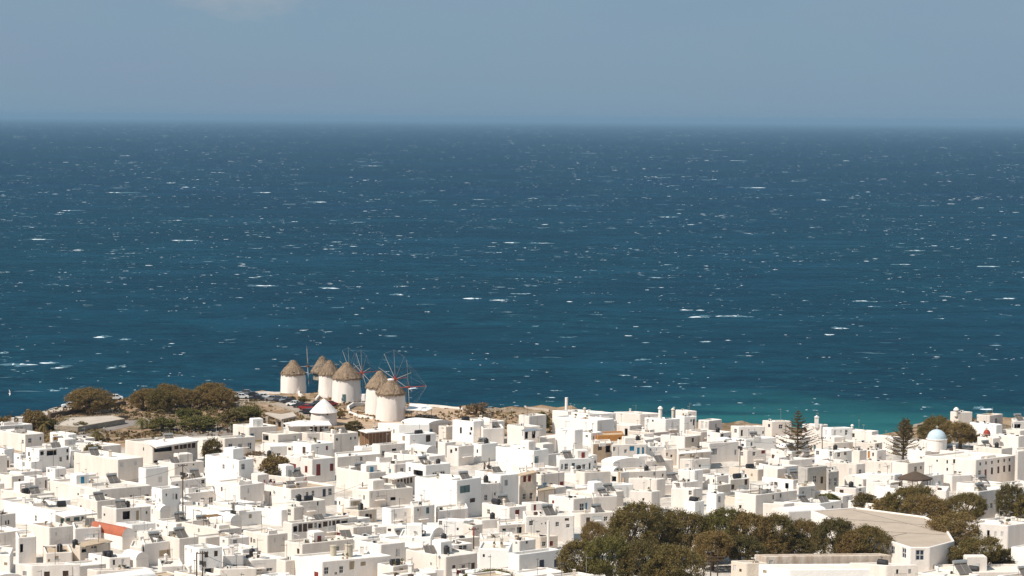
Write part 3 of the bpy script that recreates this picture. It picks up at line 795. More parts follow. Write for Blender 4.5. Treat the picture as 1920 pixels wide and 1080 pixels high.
# x y wl wr hv | windows (px,py,w,h,code) | options | label | short name other labels use
TABLE = '''
47 815 52 36 22|56,826,6,9,d 76,822,3,6,n||white house with one dark window and an orange shutter beside it, below the fan palm|house below the fan palm
128 815 32 8 15||al=50|white roof block with bare walls beside the orange shutter|bare block by the orange shutter
98 818 4 10 14|91,820,9,12,o||small white annex with an orange shutter filling its wall|orange shuttered annex
73 843 25 58 32|79,848,7,11,K 97,848,19,12,K 127,845,4,7,d 127,858,4,9,d 114,861,5,9,d||two storey white house with an upstairs porch, left of the tamarisk clump|two storey porch house
133 845 3 17 20|140,858,6,9,d||narrow white house with one dark window wedged beside the tamarisk clump|narrow house by the tamarisks
160 822 24 16 9||extra=8|low white shed beside the fan palm on the headland slope|low shed by the fan palm
8 842 10 19 18|5,852,3,5,d|||
38 852 9 18 16|34,860,4,6,d|||
-8 855 10 22 24||||
58 866 28 22 12|||low white terrace room beneath the two storey porch house|
103 879 17 22 14|91,883,4,6,d 97,882,3,5,w|||
65 896 20 25 26|86,908,3,16,B 50,902,2,3,d 75,906,2,5,w||white cube house with a tall brown door slit, left of the long bare wall|cube with brown door slit
110 899 8 15 16|107,903,3,9,d 112,903,2,9,d|||
22 893 30 26 18||||
221 862 83 48 36|228,871,6,8,w 254,868,5,7,w 203,887,2,3,w||long white house with a blank sunlit side and a reed shade on its roof|reed roof house
135 892 8 46 10||al=32|||
187 918 95 97 22|199,928,4,3,d 246,936,5,15,b 275,934,8,14,b 155,922,8,10,w|al=33|long white house with two brown shuttered windows in its shaded wall|long brown shutter house
56 928 56 47 12|5,922,3,5,w 88,934,12,5,d 69,936,12,3,k|||
103 958 98 60 26|67,972,4,12,d 117,977,7,11,T 128,976,8,14,T 144,977,11,18,T 155,977,5,18,T|al=30|long white house with a teal glass porch and two black tanks on its roof|teal porch house
-8 966 12 38 30|11,980,3,8,d 16,979,3,8,b 2,988,4,7,d||white house cut by the left frame edge, with a pinkish roof slab|pink roof edge house
92 989 38 46 40|105,1001,3,6,w 101,1027,3,11,d 106,1027,3,11,w 122,1027,5,13,B|roof=rooftan al=28|white two storey house with a tan roof and a palm tree in front|tan roof house
140 991 3 50 26|176,1005,3,5,c|al=22|||
150 1024 9 58 28|156,1030,9,12,K 176,1024,12,8,k|al=40 wall=cream|cream house with a dark doorway under a straw awning|straw awning house
60 1060 32 91 30|88,1077,11,11,b 123,1076,11,12,b|al=10 be=25|wide white house in the lower left corner with two tall brown windows|lower left corner house
86 1037 4 50 18|92,1051,4,5,c|al=14 roof=rooftan|||
19 1041 30 4 24||be=20|||
-10 1000 8 34 34||||
34 1008 4 34 40|40,1028,6,16,K|al=25|||
181 1070 17 108 15|288,1072,5,7,w|al=12 be=40|||
205 1046 40 40 16||al=20|||
266 1026 15 4 28||be=25|narrow white stair tower behind the lower left houses|
270 1020 4 66 30|315,1036,33,12,c||white house with a brown reed mat hung across its wall|reed mat house
302 1062 4 42 20|323,1078,11,11,w|al=14|||
336 1010 67 37 38||al=38|big blank-walled white block with a shadowed right side, right of the red roof|big blank block
411 993 71 42 16|420,1001,3,4,w 441,1000,2,4,w|al=34|||
429 1010 18 39 20|441,1015,8,7,d 419,1015,4,6,d|al=34|||
373 1028 28 44 50|387,1040,7,11,b 405,1038,7,11,b 349,1030,3,6,w 359,1033,3,8,w 397,1071,27,12,K|al=24|white two storey house with two brown windows above a maroon curtained terrace|maroon curtain house
419 1042 3 38 30|427,1060,9,3,k 441,1060,9,3,k|al=20|||
412 1067 12 70 12||al=10|||
330 982 40 60 12|||||
400 958 110 40 16||al=30 wall=bright|||
436 962 6 90 16||al=34 wall=bright|||
286 833 52 85 40|306,840,34,14,K 331,836,8,13,b 340,836,6,12,b 347,835,7,12,b 355,834,6,12,b 363,834,7,12,b 298,867,19,9,K|al=36|large white taverna with a broad slab roof and a glazed upper veranda|glazed taverna
421 822 22 58 26|432,838,8,13,n 468,836,8,13,n 450,838,8,12,g|al=30|white house with two navy windows and potted plants on its roof, by the headland shrubs|navy window house
448 863 64 28 46|419,875,4,9,d 456,875,7,11,d|al=46|tall white cube house with one small window on each visible side|tall plain cube
450 910 48 45 35|||white house with a round roof terrace in front of the tall plain cube|round terrace house
327 869 32 56 24|363,871,3,3,d|al=34|||
273 879 6 43 28|300,899,7,11,w||shaded white house between the reed roof house and the utility pole|
320 903 4 66 22|350,911,3,9,w 332,909,5,4,d 381,903,6,7,b||||
303 917 19 36 48|312,928,3,5,d 325,931,4,11,w 331,931,4,11,d||white cube house just left of the tall utility pole|cube left of the pole
345 926 3 57 18|380,937,7,7,d 398,937,8,11,d||||
217 954 27 66 30|237,966,14,16,K 258,966,6,18,c 275,961,3,6,d|al=30|white house with a shaded porch just above the red vaulted roof|porch house above the red roof
290 948 22 6 20||||
521 815 30 46 20|498,819,11,14,K|al=34|white house with a dark square opening left of the conical chapel terrace|
548 794 8 70 22|569,804,10,14,w 584,803,5,14,b 592,803,5,14,b 625,800,7,8,d 603,803,7,14,b|al=14|white terrace house with a row of brown framed glass below the white cone|terrace below the cone
576 812 10 26 16||al=20||
626 814 27 46 32|632,824,4,5,d 658,822,3,5,d 666,821,3,5,d|al=36|white house with three tiny windows and a ladder-like rack on its roof|ladder rack house
583 833 35 43 22|570,847,6,19,B 613,840,4,8,r|al=36|white upper room with a brown door and one small red shutter|upper room with brown door
585 861 50 44 35|574,880,5,13,r 549,880,12,22,R 597,881,8,22,R 622,876,7,14,r|al=34|white corner house with two red doors and red shuttered windows|red door house
632 857 4 82 14||al=33||
678 838 14 34 14|703,846,3,4,w|al=20||
712 834 8 48 24|739,847,8,12,K 719,850,5,10,d|al=30|white low house with a black doorway right of the brown veranda|
692 886 62 32 30|703,903,5,13,n 715,903,5,18,N|al=32|white house with one navy door and one navy window|navy door house
742 892 24 38 22|747,903,4,13,b 753,902,4,13,b 759,901,4,13,b 765,900,4,13,b 771,899,4,13,b|al=18|white house with a row of five brown framed window panes under a slab roof|five pane house
545 917 50 83 28|558,932,9,7,d 576,926,5,8,d 587,925,5,11,n 608,924,6,15,N 619,922,7,14,n|al=32 roof=rooftan|long white house with navy doors, its tan roof set with red chairs|red chair roof house
692 920 32 83 22|697,929,3,10,w 709,927,3,10,w 737,935,10,6,K|al=30||
655 937 24 24 16|664,944,18,9,c|al=26|||
768 815 21 50 36|803,822,9,13,b 757,822,5,9,c|al=30|white house with one large brown shuttered window right of the biggest near windmill|large brown shutter house
748 796 40 58 20|790,797,5,3,d 801,797,4,3,d|al=8 be=30|low white range of roofs at the foot of the front windmill|
836 800 9 12 14|830,800,4,8,d||||
888 790 40 20 30|864,807,4,12,d 884,804,4,7,d 882,813,4,5,d|be=30|rounded white house with three dark windows below the bare brown slope|rounded house by the slope
905 804 4 40 20||al=22||
860 837 23 29 26|846,846,4,7,d 855,843,4,6,d|be=20|white cube house with twin dark windows beneath two black tanks|twin window cube
903 833 15 31 24|895,846,3,7,n|be=30|||
835 830 46 20 18||||
1001 845 72 28 36|1005,865,7,19,T 951,865,2,4,w|al=44 be=36 wall=bright|big white block with one tall teal door near its corner|teal door block
1010 878 80 38 12||al=24|||
798 872 38 47 26|768,880,4,9,d 784,887,18,11,K 815,890,9,9,d 830,889,9,11,d|al=32|white house with a recessed porch, left of the leaning row of solar panels|recessed porch house
805 856 85 30 14||be=30|||
857 901 80 46 62|872,917,19,14,t 886,938,10,8,b|al=44 be=26 wall=bright|huge bright white blank-sided block with a teal glazed balcony|huge blank block
938 891 23 35 55|949,905,6,11,g 928,926,3,6,d 911,926,6,11,w|al=32|tall grey-sided house between the huge blank block and the red shutter bay|tall grey-sided house
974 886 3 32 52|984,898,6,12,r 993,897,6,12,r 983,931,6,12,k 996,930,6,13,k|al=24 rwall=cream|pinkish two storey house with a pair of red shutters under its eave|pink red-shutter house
899 908 5 38 48|911,933,6,11,d 928,926,3,6,d|al=30||
1105 776 70 50 12||al=20 be=35 wall=bright|curved white sea-front terrace with a tall round chimney standing on it|sea-front terrace
1120 788 85 32 30|1042,778,7,6,w 1058,779,4,3,d|al=38 be=32 wall=bright|big white sea-front block in the middle of the shoreline row|big sea-front block
992 780 20 33 36||al=34|tall white cube with blank walls standing left of the seaside block, by a green shrub|blank shore cube
982 800 32 32 26|986,816,6,14,K 1001,815,7,14,K|al=22|white house with a grey metal pergola over its roof terrace|pergola house
1026 822 14 12 20||||
1078 806 37 6 40|1060,842,5,9,w 1052,850,3,5,d|be=25 wall=bright|||
1108 812 28 22 16|1100,818,5,5,d|||
1111 832 3 36 24|1125,840,8,9,B 1140,841,9,15,K|rwall=tan al=22|tan walled house with a brown window and a black doorway|tan walled house
1120 816 3 50 14||al=16 wall=orange roof=rooftan|roof room with bright orange walls under a thatched cover|orange walled room
1147 834 3 66 24|1152,842,5,8,n 1173,846,5,7,d 1185,841,9,9,u 1197,848,5,18,U 1206,845,4,13,u|al=12|white house with bright blue door and blue shutters|blue shutter house
1048 861 5 65 24|1054,875,3,10,t 1062,875,7,12,d 1075,874,6,12,t 1083,878,4,10,d 1095,876,6,12,d 1106,874,4,12,k|al=18|shaded low house with teal shutters and a line of dark doors|teal shutter house
1096 886 14 49 26||al=22|white stepped block with a broad blank front beside the brick chimney|stepped block
1098 912 20 90 14||al=20|||
1164 886 22 10 26|1151,898,9,10,K|be=20|white barrel-roofed room with a round black opening|round black opening room
1075 935 47 36 28|1091,951,9,15,d 1099,950,5,15,u 1037,941,4,6,r|al=28|white house with a pale blue shutter beside its dark window|pale blue shutter house
1111 932 3 47 28||al=18||
985 968 4 92 38|996,981,8,9,d 1016,982,2,3,d 1023,981,2,4,d 1045,983,7,9,n 1065,986,7,7,n 1063,974,8,5,B|al=8|broad white house with five small windows left of the big tree grove|five window grove house
955 951 52 32 24|970,962,8,13,r|al=30|long white low house with one dark red shutter|dark red shutter house
995 944 9 34 20|1003,953,5,16,R|al=16||
1011 917 3 28 22|1021,930,24,22,g|al=24|small grey garage front under a straw-coloured awning|garage front
1042 914 25 20 14||||
936 985 4 48 22|945,998,8,14,K 960,997,12,14,w 974,995,9,14,K|al=26||
905 1013 4 62 22|925,1020,36,12,K|al=16|white house with a wide dark porch beside the wooden utility pole|wide dark porch house
974 1014 13 31 34|968,1018,4,5,k 988,1017,4,5,k|al=34|white stair block with two tiny black windows near the grove|
849 1022 46 38 20|868,1026,18,9,k 830,1021,6,3,d|al=32|white house with one long black strip window|strip window house
836 1044 76 60 38|851,1064,6,9,D 869,1067,7,18,d 887,1062,7,14,b 859,1073,12,8,r|al=36|white house with a brick-red bench and dark doors at the bottom centre|brick-red bench house
955 1031 58 4 34|907,1042,4,6,d|be=14 wall=bright|||
973 1040 20 77 40|1016,1057,9,15,N 1043,1056,8,15,N|al=36|white house with two navy doors in front of the big grove|two navy door house
1000 1068 70 26 12||be=10|||
733 954 14 44 26|742,967,4,8,w 760,964,4,8,w|al=30 roof=rooftan||
775 950 5 40 34|784,956,3,5,d 802,957,6,12,t|al=34|shaded white house with one pale teal shutter left of the huge blank block|pale teal shutter house
820 958 3 58 18||al=32||
870 976 50 12 26|823,980,6,9,k 858,992,4,5,d|be=12 wall=bright|||
886 985 18 12 24||||
714 1021 46 46 30|744,1036,3,14,G 748,1036,3,14,w|al=32|white house with twin grey doors in its shaded side, bottom centre-left|twin grey door house
808 1008 60 4 36|796,1020,7,9,w 775,1012,4,7,w|be=14 wall=bright|||
752 1026 4 50 20||al=8 wall=bright|||
737 1062 30 40 20|||||
815 1068 8 42 14||al=12|small white shed with a sloping slab top at the bottom edge|
768 985 44 8 16|780,987,18,9,k|be=12|||
547 981 8 124 32|553,992,8,11,K 563,990,7,15,b 572,989,8,16,b 582,986,9,10,b 592,984,5,12,d 600,983,6,14,K 610,982,9,11,b 619,980,4,12,d 626,979,6,12,b 634,976,7,12,b 646,973,12,16,K|al=34|long white apartment range with a row of brown glazed doors|long glazed apartment row
566 1020 33 97 24||al=33|white roof terrace wall lined with planters below the long apartment row|planter wall terrace
690 1006 26 8 34||be=10 wall=bright|||
604 1053 60 130 30|612,1070,9,14,d 640,1068,8,14,d 630,1075,5,5,k 593,1077,8,10,R 660,1060,10,16,c 681,1057,10,8,c|al=28|wide cream-roofed house along the bottom edge with two big round tanks on it|cream roof house
501 1003 46 39 24|515,1012,3,9,w 531,1010,3,7,w|al=34|||
551 951 14 14 26|542,961,6,13,d||slim white tower room with one tall dark window|slim tower room
562 941 26 49 22|596,944,3,8,d|al=32|||
528 956 88 10 20||be=26 wall=bright|||
655 975 60 40 14||be=22|||
470 1050 50 68 16|486,1068,12,4,k 505,1068,12,6,k|al=20|||
536 1052 14 10 24|||||
455 1030 36 30 20|||||
1248 786 40 27 26|1215,789,4,8,w 1224,789,3,4,d|al=24 be=30|white house with two small windows on the shore row, below a domed chimney|domed chimney house
1200 776 50 40 14||al=16 be=30|||
1283 781 16 24 24|1296,789,3,5,k 1301,792,4,12,K|al=16||
1290 771 24 14 10||al=14|||
1329 789 20 25 22|1317,797,5,15,w 1326,797,4,12,w|be=35|white seaside house with two tall pale doors|tall pale door house
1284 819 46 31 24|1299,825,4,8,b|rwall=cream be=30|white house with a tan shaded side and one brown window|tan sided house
1385 800 13 50 24|1379,808,5,8,d 1391,812,4,12,d 1431,811,3,6,d 1437,811,3,9,d|al=10||
1350 812 25 22 16|1321,816,4,3,d 1328,816,4,3,d 1353,815,5,8,b||||
1330 831 19 56 26|1338,847,13,12,g 1379,848,4,10,G|al=24|long white wall house with a wide grey window left of the thin utility pole|wide grey window house
1272 847 4 62 22|1279,851,10,9,c 1288,852,7,10,K 1296,852,4,12,c 1303,851,5,12,w 1316,853,4,8,w|al=24|round-cornered white house with a straw blind beside its dark doorway|straw blind house
1401 844 16 36 18|1391,851,5,8,n 1414,851,6,8,d 1437,843,7,15,R|al=20|small white house with one red door left of the big conifer|red door cottage
1213 838 3 34 20|1220,843,3,4,k 1231,843,2,5,w|al=20||
1247 842 3 28 20|1249,852,3,6,d 1259,855,4,5,d|al=20||
1297 861 23 36 20|1289,873,7,6,w|be=14 al=24|||
1303 882 32 13 28||be=16|white cube with plain sunlit face in the middle of the dense roofs|plain sunlit cube
1171 885 3 80 18|1227,888,4,8,g 1243,891,3,6,k|al=18||
1232 899 54 6 24||be=16|||
1222 922 42 16 28||be=16|||
1280 905 20 30 18|||||
1300 917 42 18 24|1295,924,6,9,k|be=18||
1303 941 20 18 22|||||
1343 926 12 16 26|1349,936,5,12,g||||
1345 910 12 26 24||rwall=cream|||
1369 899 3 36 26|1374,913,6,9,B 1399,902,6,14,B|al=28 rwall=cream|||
1345 893 30 24 16|||||
1417 928 40 78 32|1450,932,3,9,d 1464,929,3,8,d 1483,919,3,11,k 1448,950,10,16,D 1461,948,5,12,b|al=36|long white house with a cable-hung shaded wall facing the grove|long house behind the grove
1497 913 4 32 30||al=30||
1420 936 40 12 22||be=14|||
1480 863 40 44 18||al=30 be=28|||
1469 875 38 30 24||al=32 be=22|||
1514 877 15 38 38|1528,898,7,14,d 1541,900,5,13,b|al=34 wall=greywall roof=roof|grey stone building with a cornice and dark doors|grey cornice building
1553 885 4 20 34|1556,903,4,14,k 1567,903,5,18,k|al=34 wall=greywall|grey stone annex with two tall black doors|grey annex
1606 870 60 15 30|1595,884,6,11,w 1613,884,5,8,d|be=22 al=30|white house with one small window on each side of its corner, near the bronze canopy|
1563 844 36 35 22|1533,849,6,8,n 1558,851,5,10,n 1573,852,6,10,n 1585,849,5,9,k|al=24 be=25|white veranda house with navy windows right of the big conifer|navy veranda house
1558 803 15 41 26|1549,811,3,10,w 1566,812,5,10,w 1577,809,3,5,w 1587,811,5,10,d|al=14|white seaside house with four windows in a row below the bell gable|four window seaside house
1540 797 36 8 24||be=20|white house on the shore with a small bell gable|bell gable house
1447 790 18 38 18|1464,800,8,8,n 1442,798,4,6,n|al=10|||
1635 809 45 8 16||be=30|||
1675 820 45 10 18||be=32|||
1641 831 42 14 16|1646,837,3,8,d|be=20|||
1645 845 16 17 20|1637,852,3,7,k 1626,852,4,13,o|be=22|small white house with an orange door in the sun|orange door house
1612 845 20 10 14|||||
1672 866 60 14 16||be=16|||
1678 890 54 12 24|1676,896,4,8,w|be=14 roof=roofgrey|white house with a flat dark grey roof left of the bronze canopy|dark grey roof house
1702 869 30 32 26|1717,879,5,9,d 1727,877,3,6,d|al=36|||
1735 846 34 14 20|||||
1830 862 97 74 46|1838,870,3,6,b 1849,868,3,6,b 1860,867,3,6,b 1872,865,3,6,b 1883,863,3,6,b 1893,862,3,6,b 1837,886,5,9,k 1848,889,4,18,R 1860,883,4,13,b 1872,881,4,13,b 1883,879,4,12,b 1893,878,4,13,b 1757,864,3,4,d 1776,866,3,7,d 1789,865,4,8,d 1776,880,3,6,d 1791,886,5,6,d|al=36 be=30|large three storey white building with two rows of windows in its long shaded front|large three storey building
1856 779 25 25 20|1868,789,5,10,n|be=30|white house on the point with one navy window, top right|navy window house on the point
1797 773 15 27 16||al=12|white house on the point carrying a domed turret|turret house
1868 797 50 10 18|||||
1820 796 6 38 14||al=12 wall=cream|||
1900 790 4 40 18|1908,799,12,8,K|al=18|white house with a shaded veranda at the right frame edge|
1910 818 50 10 24||be=30|||
1862 822 30 14 20|||||
1908 846 5 40 64||al=30 wall=white2|tall blank beige-white building at the right frame edge|tall blank edge building
1835 922 40 41 48|1834,931,4,8,d 1859,948,4,10,d|al=38|tall white house with power cables on its shaded side, between the two right-hand groves|
1775 920 46 5 18||be=14|||
1890 985 80 40 46|1853,1003,5,18,K 1867,1001,5,9,w 1879,1001,5,9,w 1829,999,3,8,w|al=34 be=24|white house with one black door behind the small round-headed tree|black door house
1757 1073 4 158 12||al=4|flat white roof along the bottom right corner with two solar heaters|bottom right flat roof
1580 930 60 20 14|||||
1640 945 50 20 14|||||
1538 944 70 40 14||be=14|||
1605 915 40 20 16|1613,918,5,6,d|be=16|||
1670 905 44 22 14|1655,914,6,6,k|be=16 rwall=cream|||
1740 893 20 30 22||||
1785 892 20 38 18|1775,899,20,8,K|al=20||
1470 945 90 20 16||be=14|||
'''
for line in TABLE.strip().splitlines():  # one pale shutter of the long brown shutter house stands for a shadow
    f = [q.strip() for q in line.split('|')] + ['', '', '', '']
    a = list(map(float, f[0].split()))
    kw = {}
    for it in f[2].split():
        k, v = it.split('=')
        kw[k] = float(v) if k in ('al', 'be', 'extra') else v
    if f[3]: kw['label'] = f[3]
    if f[4]: kw['ref'] = f[4]
    H(*a, wins=f[1], **kw)

# ------------------------------------------------------------------ buildings with their own shapes
def win_on(pts, e, z0, wx, wy, ww, wh, cd):
    p = Vector(pts[e]); q = Vector(pts[(e + 1) % len(pts)]); dv = (q - p).normalized()
    k = ray(wx, wy)
    t = (k.x * p.y - p.x) / (dv.x - k.x * dv.y)
    pt = p + dv * t; s = ppm(pt.y)
    return (e, t, EYE.z + k.z * pt.y - wh / s / 2 - z0, ww / s / max(0.3, abs(dv.x - k.x * dv.y)), wh / s, cd)

# the hall with the wide beige roof
pts, z0, zt = poly_px([(1706, 1026), (1744, 1026), (1790, 1014), (1772, 985), (1735, 968), (1605, 951), (1520, 957), (1666, 1013)], 1086)
ws = [win_on(pts, 0, z0, 1725, 1041, 17, 21, 'n'), win_on(pts, 7, z0, 1674, 1031, 7, 15, 'n'), win_on(pts, 7, z0, 1695, 1037, 8, 20, 'n')]
hall = poly_house(pts, z0, zt, 'hall', 'white', 'roofbeige', ws, None, 0.25, 0.35, 'white hall with a very wide beige roof and navy gridded windows, between the groves', 'beige roofed hall', (1640, 985))
hall['cat'] = 'hall'; hall['auto'] = False; hall['codes'] = ['n'] * 3
rb = MB()                                        # raised seams of the roof sheets
for (a, b) in [((1560, 972), (1745, 985)), ((1600, 957), (1760, 996)), ((1620, 995), (1772, 1003)), ((1650, 1010), (1700, 1000))]:
    pa = at(*a, zt - 0.25); pb = at(*b, zt - 0.25); c = Vector((hall['root'].location.x, hall['root'].location.y, z0))
    rb.tube(pa - c, pb - c, 0.07, n=4)
rb.build('roof_seam', W['roofgrey'], hall['root'])

longb = H(1436, 1043, 10, 236, 22, al=5, wall='streaked', roof='roofbeige', par=0.15, label='long beige flat-roofed building with rust-streaked wall, in front of the grove', ref='long beige building', extra=24)
H(1400, 1056, 30, 40, 22, '1423,1052,14,6,k', al=8, wall='cream', extra=16)
lowr = H(1480, 1068, 60, 236, 14, al=4, wall='bright', par=0.12, label='low white slab roof in front of the long beige building', ref='low white slab roof', extra=20)
H(1662, 1060, 70, 60, 20, al=6, be=20, wall='white', roof='roof', extra=24, label='white roof slab with a sloping edge just left of the navy windowed hall front')

def add_part(hd, name, mb, mt, smooth=False):
    """part given in world coordinates"""
    c = hd['root'].location
    mb.v = [(v[0] - c.x, v[1] - c.y, v[2] - c.z) for v in mb.v]
    return mb.build(name, mt, hd['root'], smooth=smooth)

def vault(hd, rise, mt, over=0.0, along=3):
    P = [Vector(p) for p in hd['pts']]
    z = hd['ztop'] - 0.05
    a, b, c, d = P                                # a->b near right face, a->d left face
    mb = MB(); N = 12
    if along == 3: A0, A1, B0, B1 = a, b, d, c
    else: A0, A1, B0, B1 = a, d, b, c
    ring = []
    for (s0, s1) in ((A0, A1), (B0, B1)):
        for i in range(N + 1):
            t = i / N; th = math.pi * t
            q = s0.lerp(s1, 0.5 - 0.5 * math.cos(th))
            ring.append((q.x, q.y, z + rise * math.sin(th)))
    n = N + 1
    for i in range(N):
        mb.v += [ring[i], ring[i + 1], ring[n + i + 1], ring[n + i]]; k = len(mb.v) - 4
        mb.f.append((k, k + 1, k + 2, k + 3)); mb.m.append(0)
    for o in (0, n):
        k = len(mb.v); mb.v += ring[o:o + n]; mb.f.append(tuple(range(k, k + n))); mb.m.append(1)
    add_part(hd, 'vault', mb, [W[mt], W['white']], True)

hv_ = H(229, 1006, 66, 24, 14, al=34, label='low house under a brick-red barrel vaulted roof', ref='red vaulted roof', par=0.05)
vault(hv_, 1.5, 'roofred')
hv_ = H(262, 1006, 5, 40, 16, al=30, par=0.1)
for (x, y, wl, wr, hv, mt, rs, lb) in [(300, 958, 14, 20, 12, 'bright', 1.0, None), (432, 978, 40, 22, 12, 'bright', 1.2, 'white barrel vaulted chapel roof left of the second utility pole'),
                                   (1150, 884, 24, 12, 20, 'bright', 0.9, None), (800, 846, 34, 20, 12, 'white', 1.1, None), (812, 1000, 40, 16, 14, 'bright', 1.0, None), (255, 1048, 26, 20, 12, 'bright', 1.1, None)]:
    vault(H(x, y, wl, wr, hv, al=38, par=0.05, label=lb), rs, mt)

# the church with the pale blue dome
church = H(1790, 846, 62, 40, 22, al=14, be=30, wall='white', label='white church with a pale blue dome on a round drum, behind the three storey building', ref='blue domed church', cat='church', par=0.2)
def dome_on(hd, px, ybase, yspring, ytop, rpx, mt, drum='white', wins=True, names=('drum', 'dome')):
    g = Vector(hd['pts'][0]).y + 4.0
    b = EYE + ray(px, ybase) * g; s = ppm(g)
    zs = (EYE + ray(px, yspring) * g).z; zt = (EYE + ray(px, ytop) * g).z; r = rpx / s
    c = hd['root'].location; lx, ly = b.x - c.x, b.y - c.y
    mb = MB(); mb.lathe([(r * 1.06, hd['z'] - c.z - 0.3), (r * 1.06, zs - c.z - 0.25), (r * 1.12, zs - c.z - 0.2), (r * 1.12, zs - c.z), (r * 0.98, zs - c.z + 0.02)], 28, lx, ly)
    dr = mb.build(names[0], W[drum], hd['root'], smooth=False)
    if wins:
        for ang in (-150, -112, -68, -30):
            t = math.radians(ang)
            link('window', pane_me('glass'), dr, (lx + (r * 1.065) * math.cos(t), ly + (r * 1.065) * math.sin(t), zs - c.z - 1.9), (0, 0, t + math.pi / 2), (0.42, 1, 1.1))
    mb = MB(); prof = []
    for i in range(9):
        t = i / 8 * math.pi / 2
        prof.append((r * math.cos(t) + (0.001 if i == 8 else 0), zs - c.z + (zt - zs) * math.sin(t)))
    mb.lathe(prof, 28, lx, ly)
    d = mb.build(names[1], W[mt], hd['root'], smooth=True)
    mb = MB(); mb.tube((lx, ly, zt - c.z - 0.05), (lx, ly, zt - c.z + 0.9), 0.06, 0.05); mb.box(lx - .28, lx + .28, ly - .05, ly + .05, zt - c.z + .5, zt - c.z + .62)
    mb.build('cross', W['frame'], hd['root'])
dome_on(church, 1756, 847, 822, 805, 18, 'bluedome')
pk = H(1850, 824, 14, 14, 14, al=20, wall='white', label='white chapel with a small brick-red dome on a pink drum', ref='pink domed chapel', cat='chapel', par=0.1)
dome_on(pk, 1850, 824, 813, 805, 6.5, 'redpaint', 'pinkpaint', False)

def chimney(hd, px, ybase, ytop, rpx, capped=True, kind='round', mt='white', name='chimney'):
    c = hd['root'].location
    p = at(px, ybase, hd['ztop'])
    g = min(max(p.y, min(q[1] for q in hd['pts']) + 0.4), max(q[1] for q in hd['pts']) - 0.4)
    p = EYE + ray(px, ybase) * g; s = ppm(g); h = (ybase - ytop) / s; r = rpx / s
    mb = MB(); x, y, z = p.x - c.x, p.y - c.y, min(p.z, hd['ztop']) - c.z - 0.6
    zt = p.z - c.z + h
    if kind == 'round':
        if capped: mb.lathe([(r, z), (r, zt - r * 1.6), (r * 1.35, zt - r * 1.5), (r * 1.35, zt - r * 1.2), (r * 0.8, zt - r * 0.4), (0.01, zt)], 14, x, y)
        else: mb.lathe([(r, z), (r * 0.92, zt), (r * 0.7, zt), (0.01, zt - 0.15)], 14, x, y)
    else:
        mb.box(x - r, x + r, y - r, y + r, z, zt - r); mb.box(x - r * 1.25, x + r * 1.25, y - r * 1.25, y + r * 1.25, zt - r * 0.7, zt - r * .4)
        mb.lathe([(r * 1.1, zt - r * .4), (0.01, zt + r * .6)], 4, x, y)
        for sx in (-1, 1):
            for sy in (-1, 1): mb.box(x + sx * r * .8 - .06, x + sx * r * .8 + .06, y + sy * r * .8 - .06, y + sy * r * .8 + .06, zt - r, zt - r * .7)
    return mb.build(name, W[mt], hd['root'], smooth=False)
BYREF = {h['ref']: h for h in HOUSES if h['ref']}
chimney(BYREF['sea-front terrace'], 1062, 766, 745, 3.0, False)
chimney(BYREF['turret house'], 1793, 776, 763, 4.2, True)
chimney(BYREF['bell gable house'], 1531, 797, 780, 3.4, True, 'square', name='bell_gable')
chimney(BYREF['domed chimney house'], 1238, 784, 761, 3.6, True)
chimney(BYREF['domed chimney house'], 1262, 780, 764, 3.0, True, mt='cream')
chimney(BYREF['round opening room' if 'round opening room' in BYREF else 'round black opening room'], 1161, 912, 884, 3.6, False, mt='tan')
chimney(BYREF['round black opening room'], 1169, 914, 895, 2.8, False, mt='tan')
chimney(BYREF['four window seaside house'], 1598, 799, 795, 2.4, True)

def slab(hd, pxs, z=None, th=0.22, mt='white', name='canopy_slab', posts=(), zoff=0.0, post_m='white', zb=None):
    """flat canopy given by its photo outline"""
    z = hd['ztop'] + zoff if z is None else z
    pts = [tuple(at(px, py, z).xy) for px, py in pxs]
    ar = sum(pts[i][0] * pts[(i + 1) % len(pts)][1] - pts[(i + 1) % len(pts)][0] * pts[i][1] for i in range(len(pts)))
    if ar < 0: pts.reverse()
    mb = MB(); mb.prism(pts, z - th, z)
    o = add_part(hd, name, mb, W[mt])
    for p in posts:
        q = at(p[0], p[1], z - th)
        m2 = MB(); m2.tube((q.x, q.y, (zb if zb is not None else hd['z0'])), (q.x, q.y, z - th), 0.09, n=6)
        add_part(hd, 'post', m2, W[post_m])
    return o
slab(BYREF['teal porch house'], [(103, 961), (122, 969), (182, 962), (160, 952)], th=0.3)
slab(BYREF['glazed taverna'], [(284, 833), (293, 838), (372, 826), (352, 818), (270, 826)], zoff=0.15, th=0.35)
slab(BYREF['five pane house'], [(716, 893), (740, 898), (782, 891), (752, 884)], zoff=0.1)
slab(BYREF['pink red-shutter house'], [(972, 889), (977, 892), (1008, 885), (1000, 881)], zoff=0.1, mt='tan')
slab(BYREF['garage front'], [(1006, 916), (1012, 920), (1042, 916), (1030, 911)], zoff=0.15, mt='s_tan')
slab(BYREF['straw awning house'], [(143, 1019), (160, 1024), (211, 1014), (190, 1009)], zoff=0.1, mt='rooftan')
slab(BYREF['terrace below the cone'], [(531, 793), (548, 799), (622, 797), (616, 789), (560, 788)], zoff=0.12)
slab(BYREF['navy veranda house'], [(1560, 846), (1566, 848), (1600, 844), (1590, 840)], zoff=0.12)
slab(BYREF['straw blind house'], [(1270, 848), (1275, 851), (1336, 846), (1325, 842)], zoff=0.12)
slab(BYREF['wide dark porch house'], [(898, 1012), (930, 1019), (975, 1012), (950, 1005)], zoff=0.1, mt='cream')
slab(BYREF['pergola house'], [(977, 806), (985, 809), (1015, 806), (1000, 802)], zoff=0.9, th=0.12, mt='metal', posts=[(980, 808), (1011, 808), (1000, 804)], post_m='metal', zb=BYREF['pergola house']['z'])

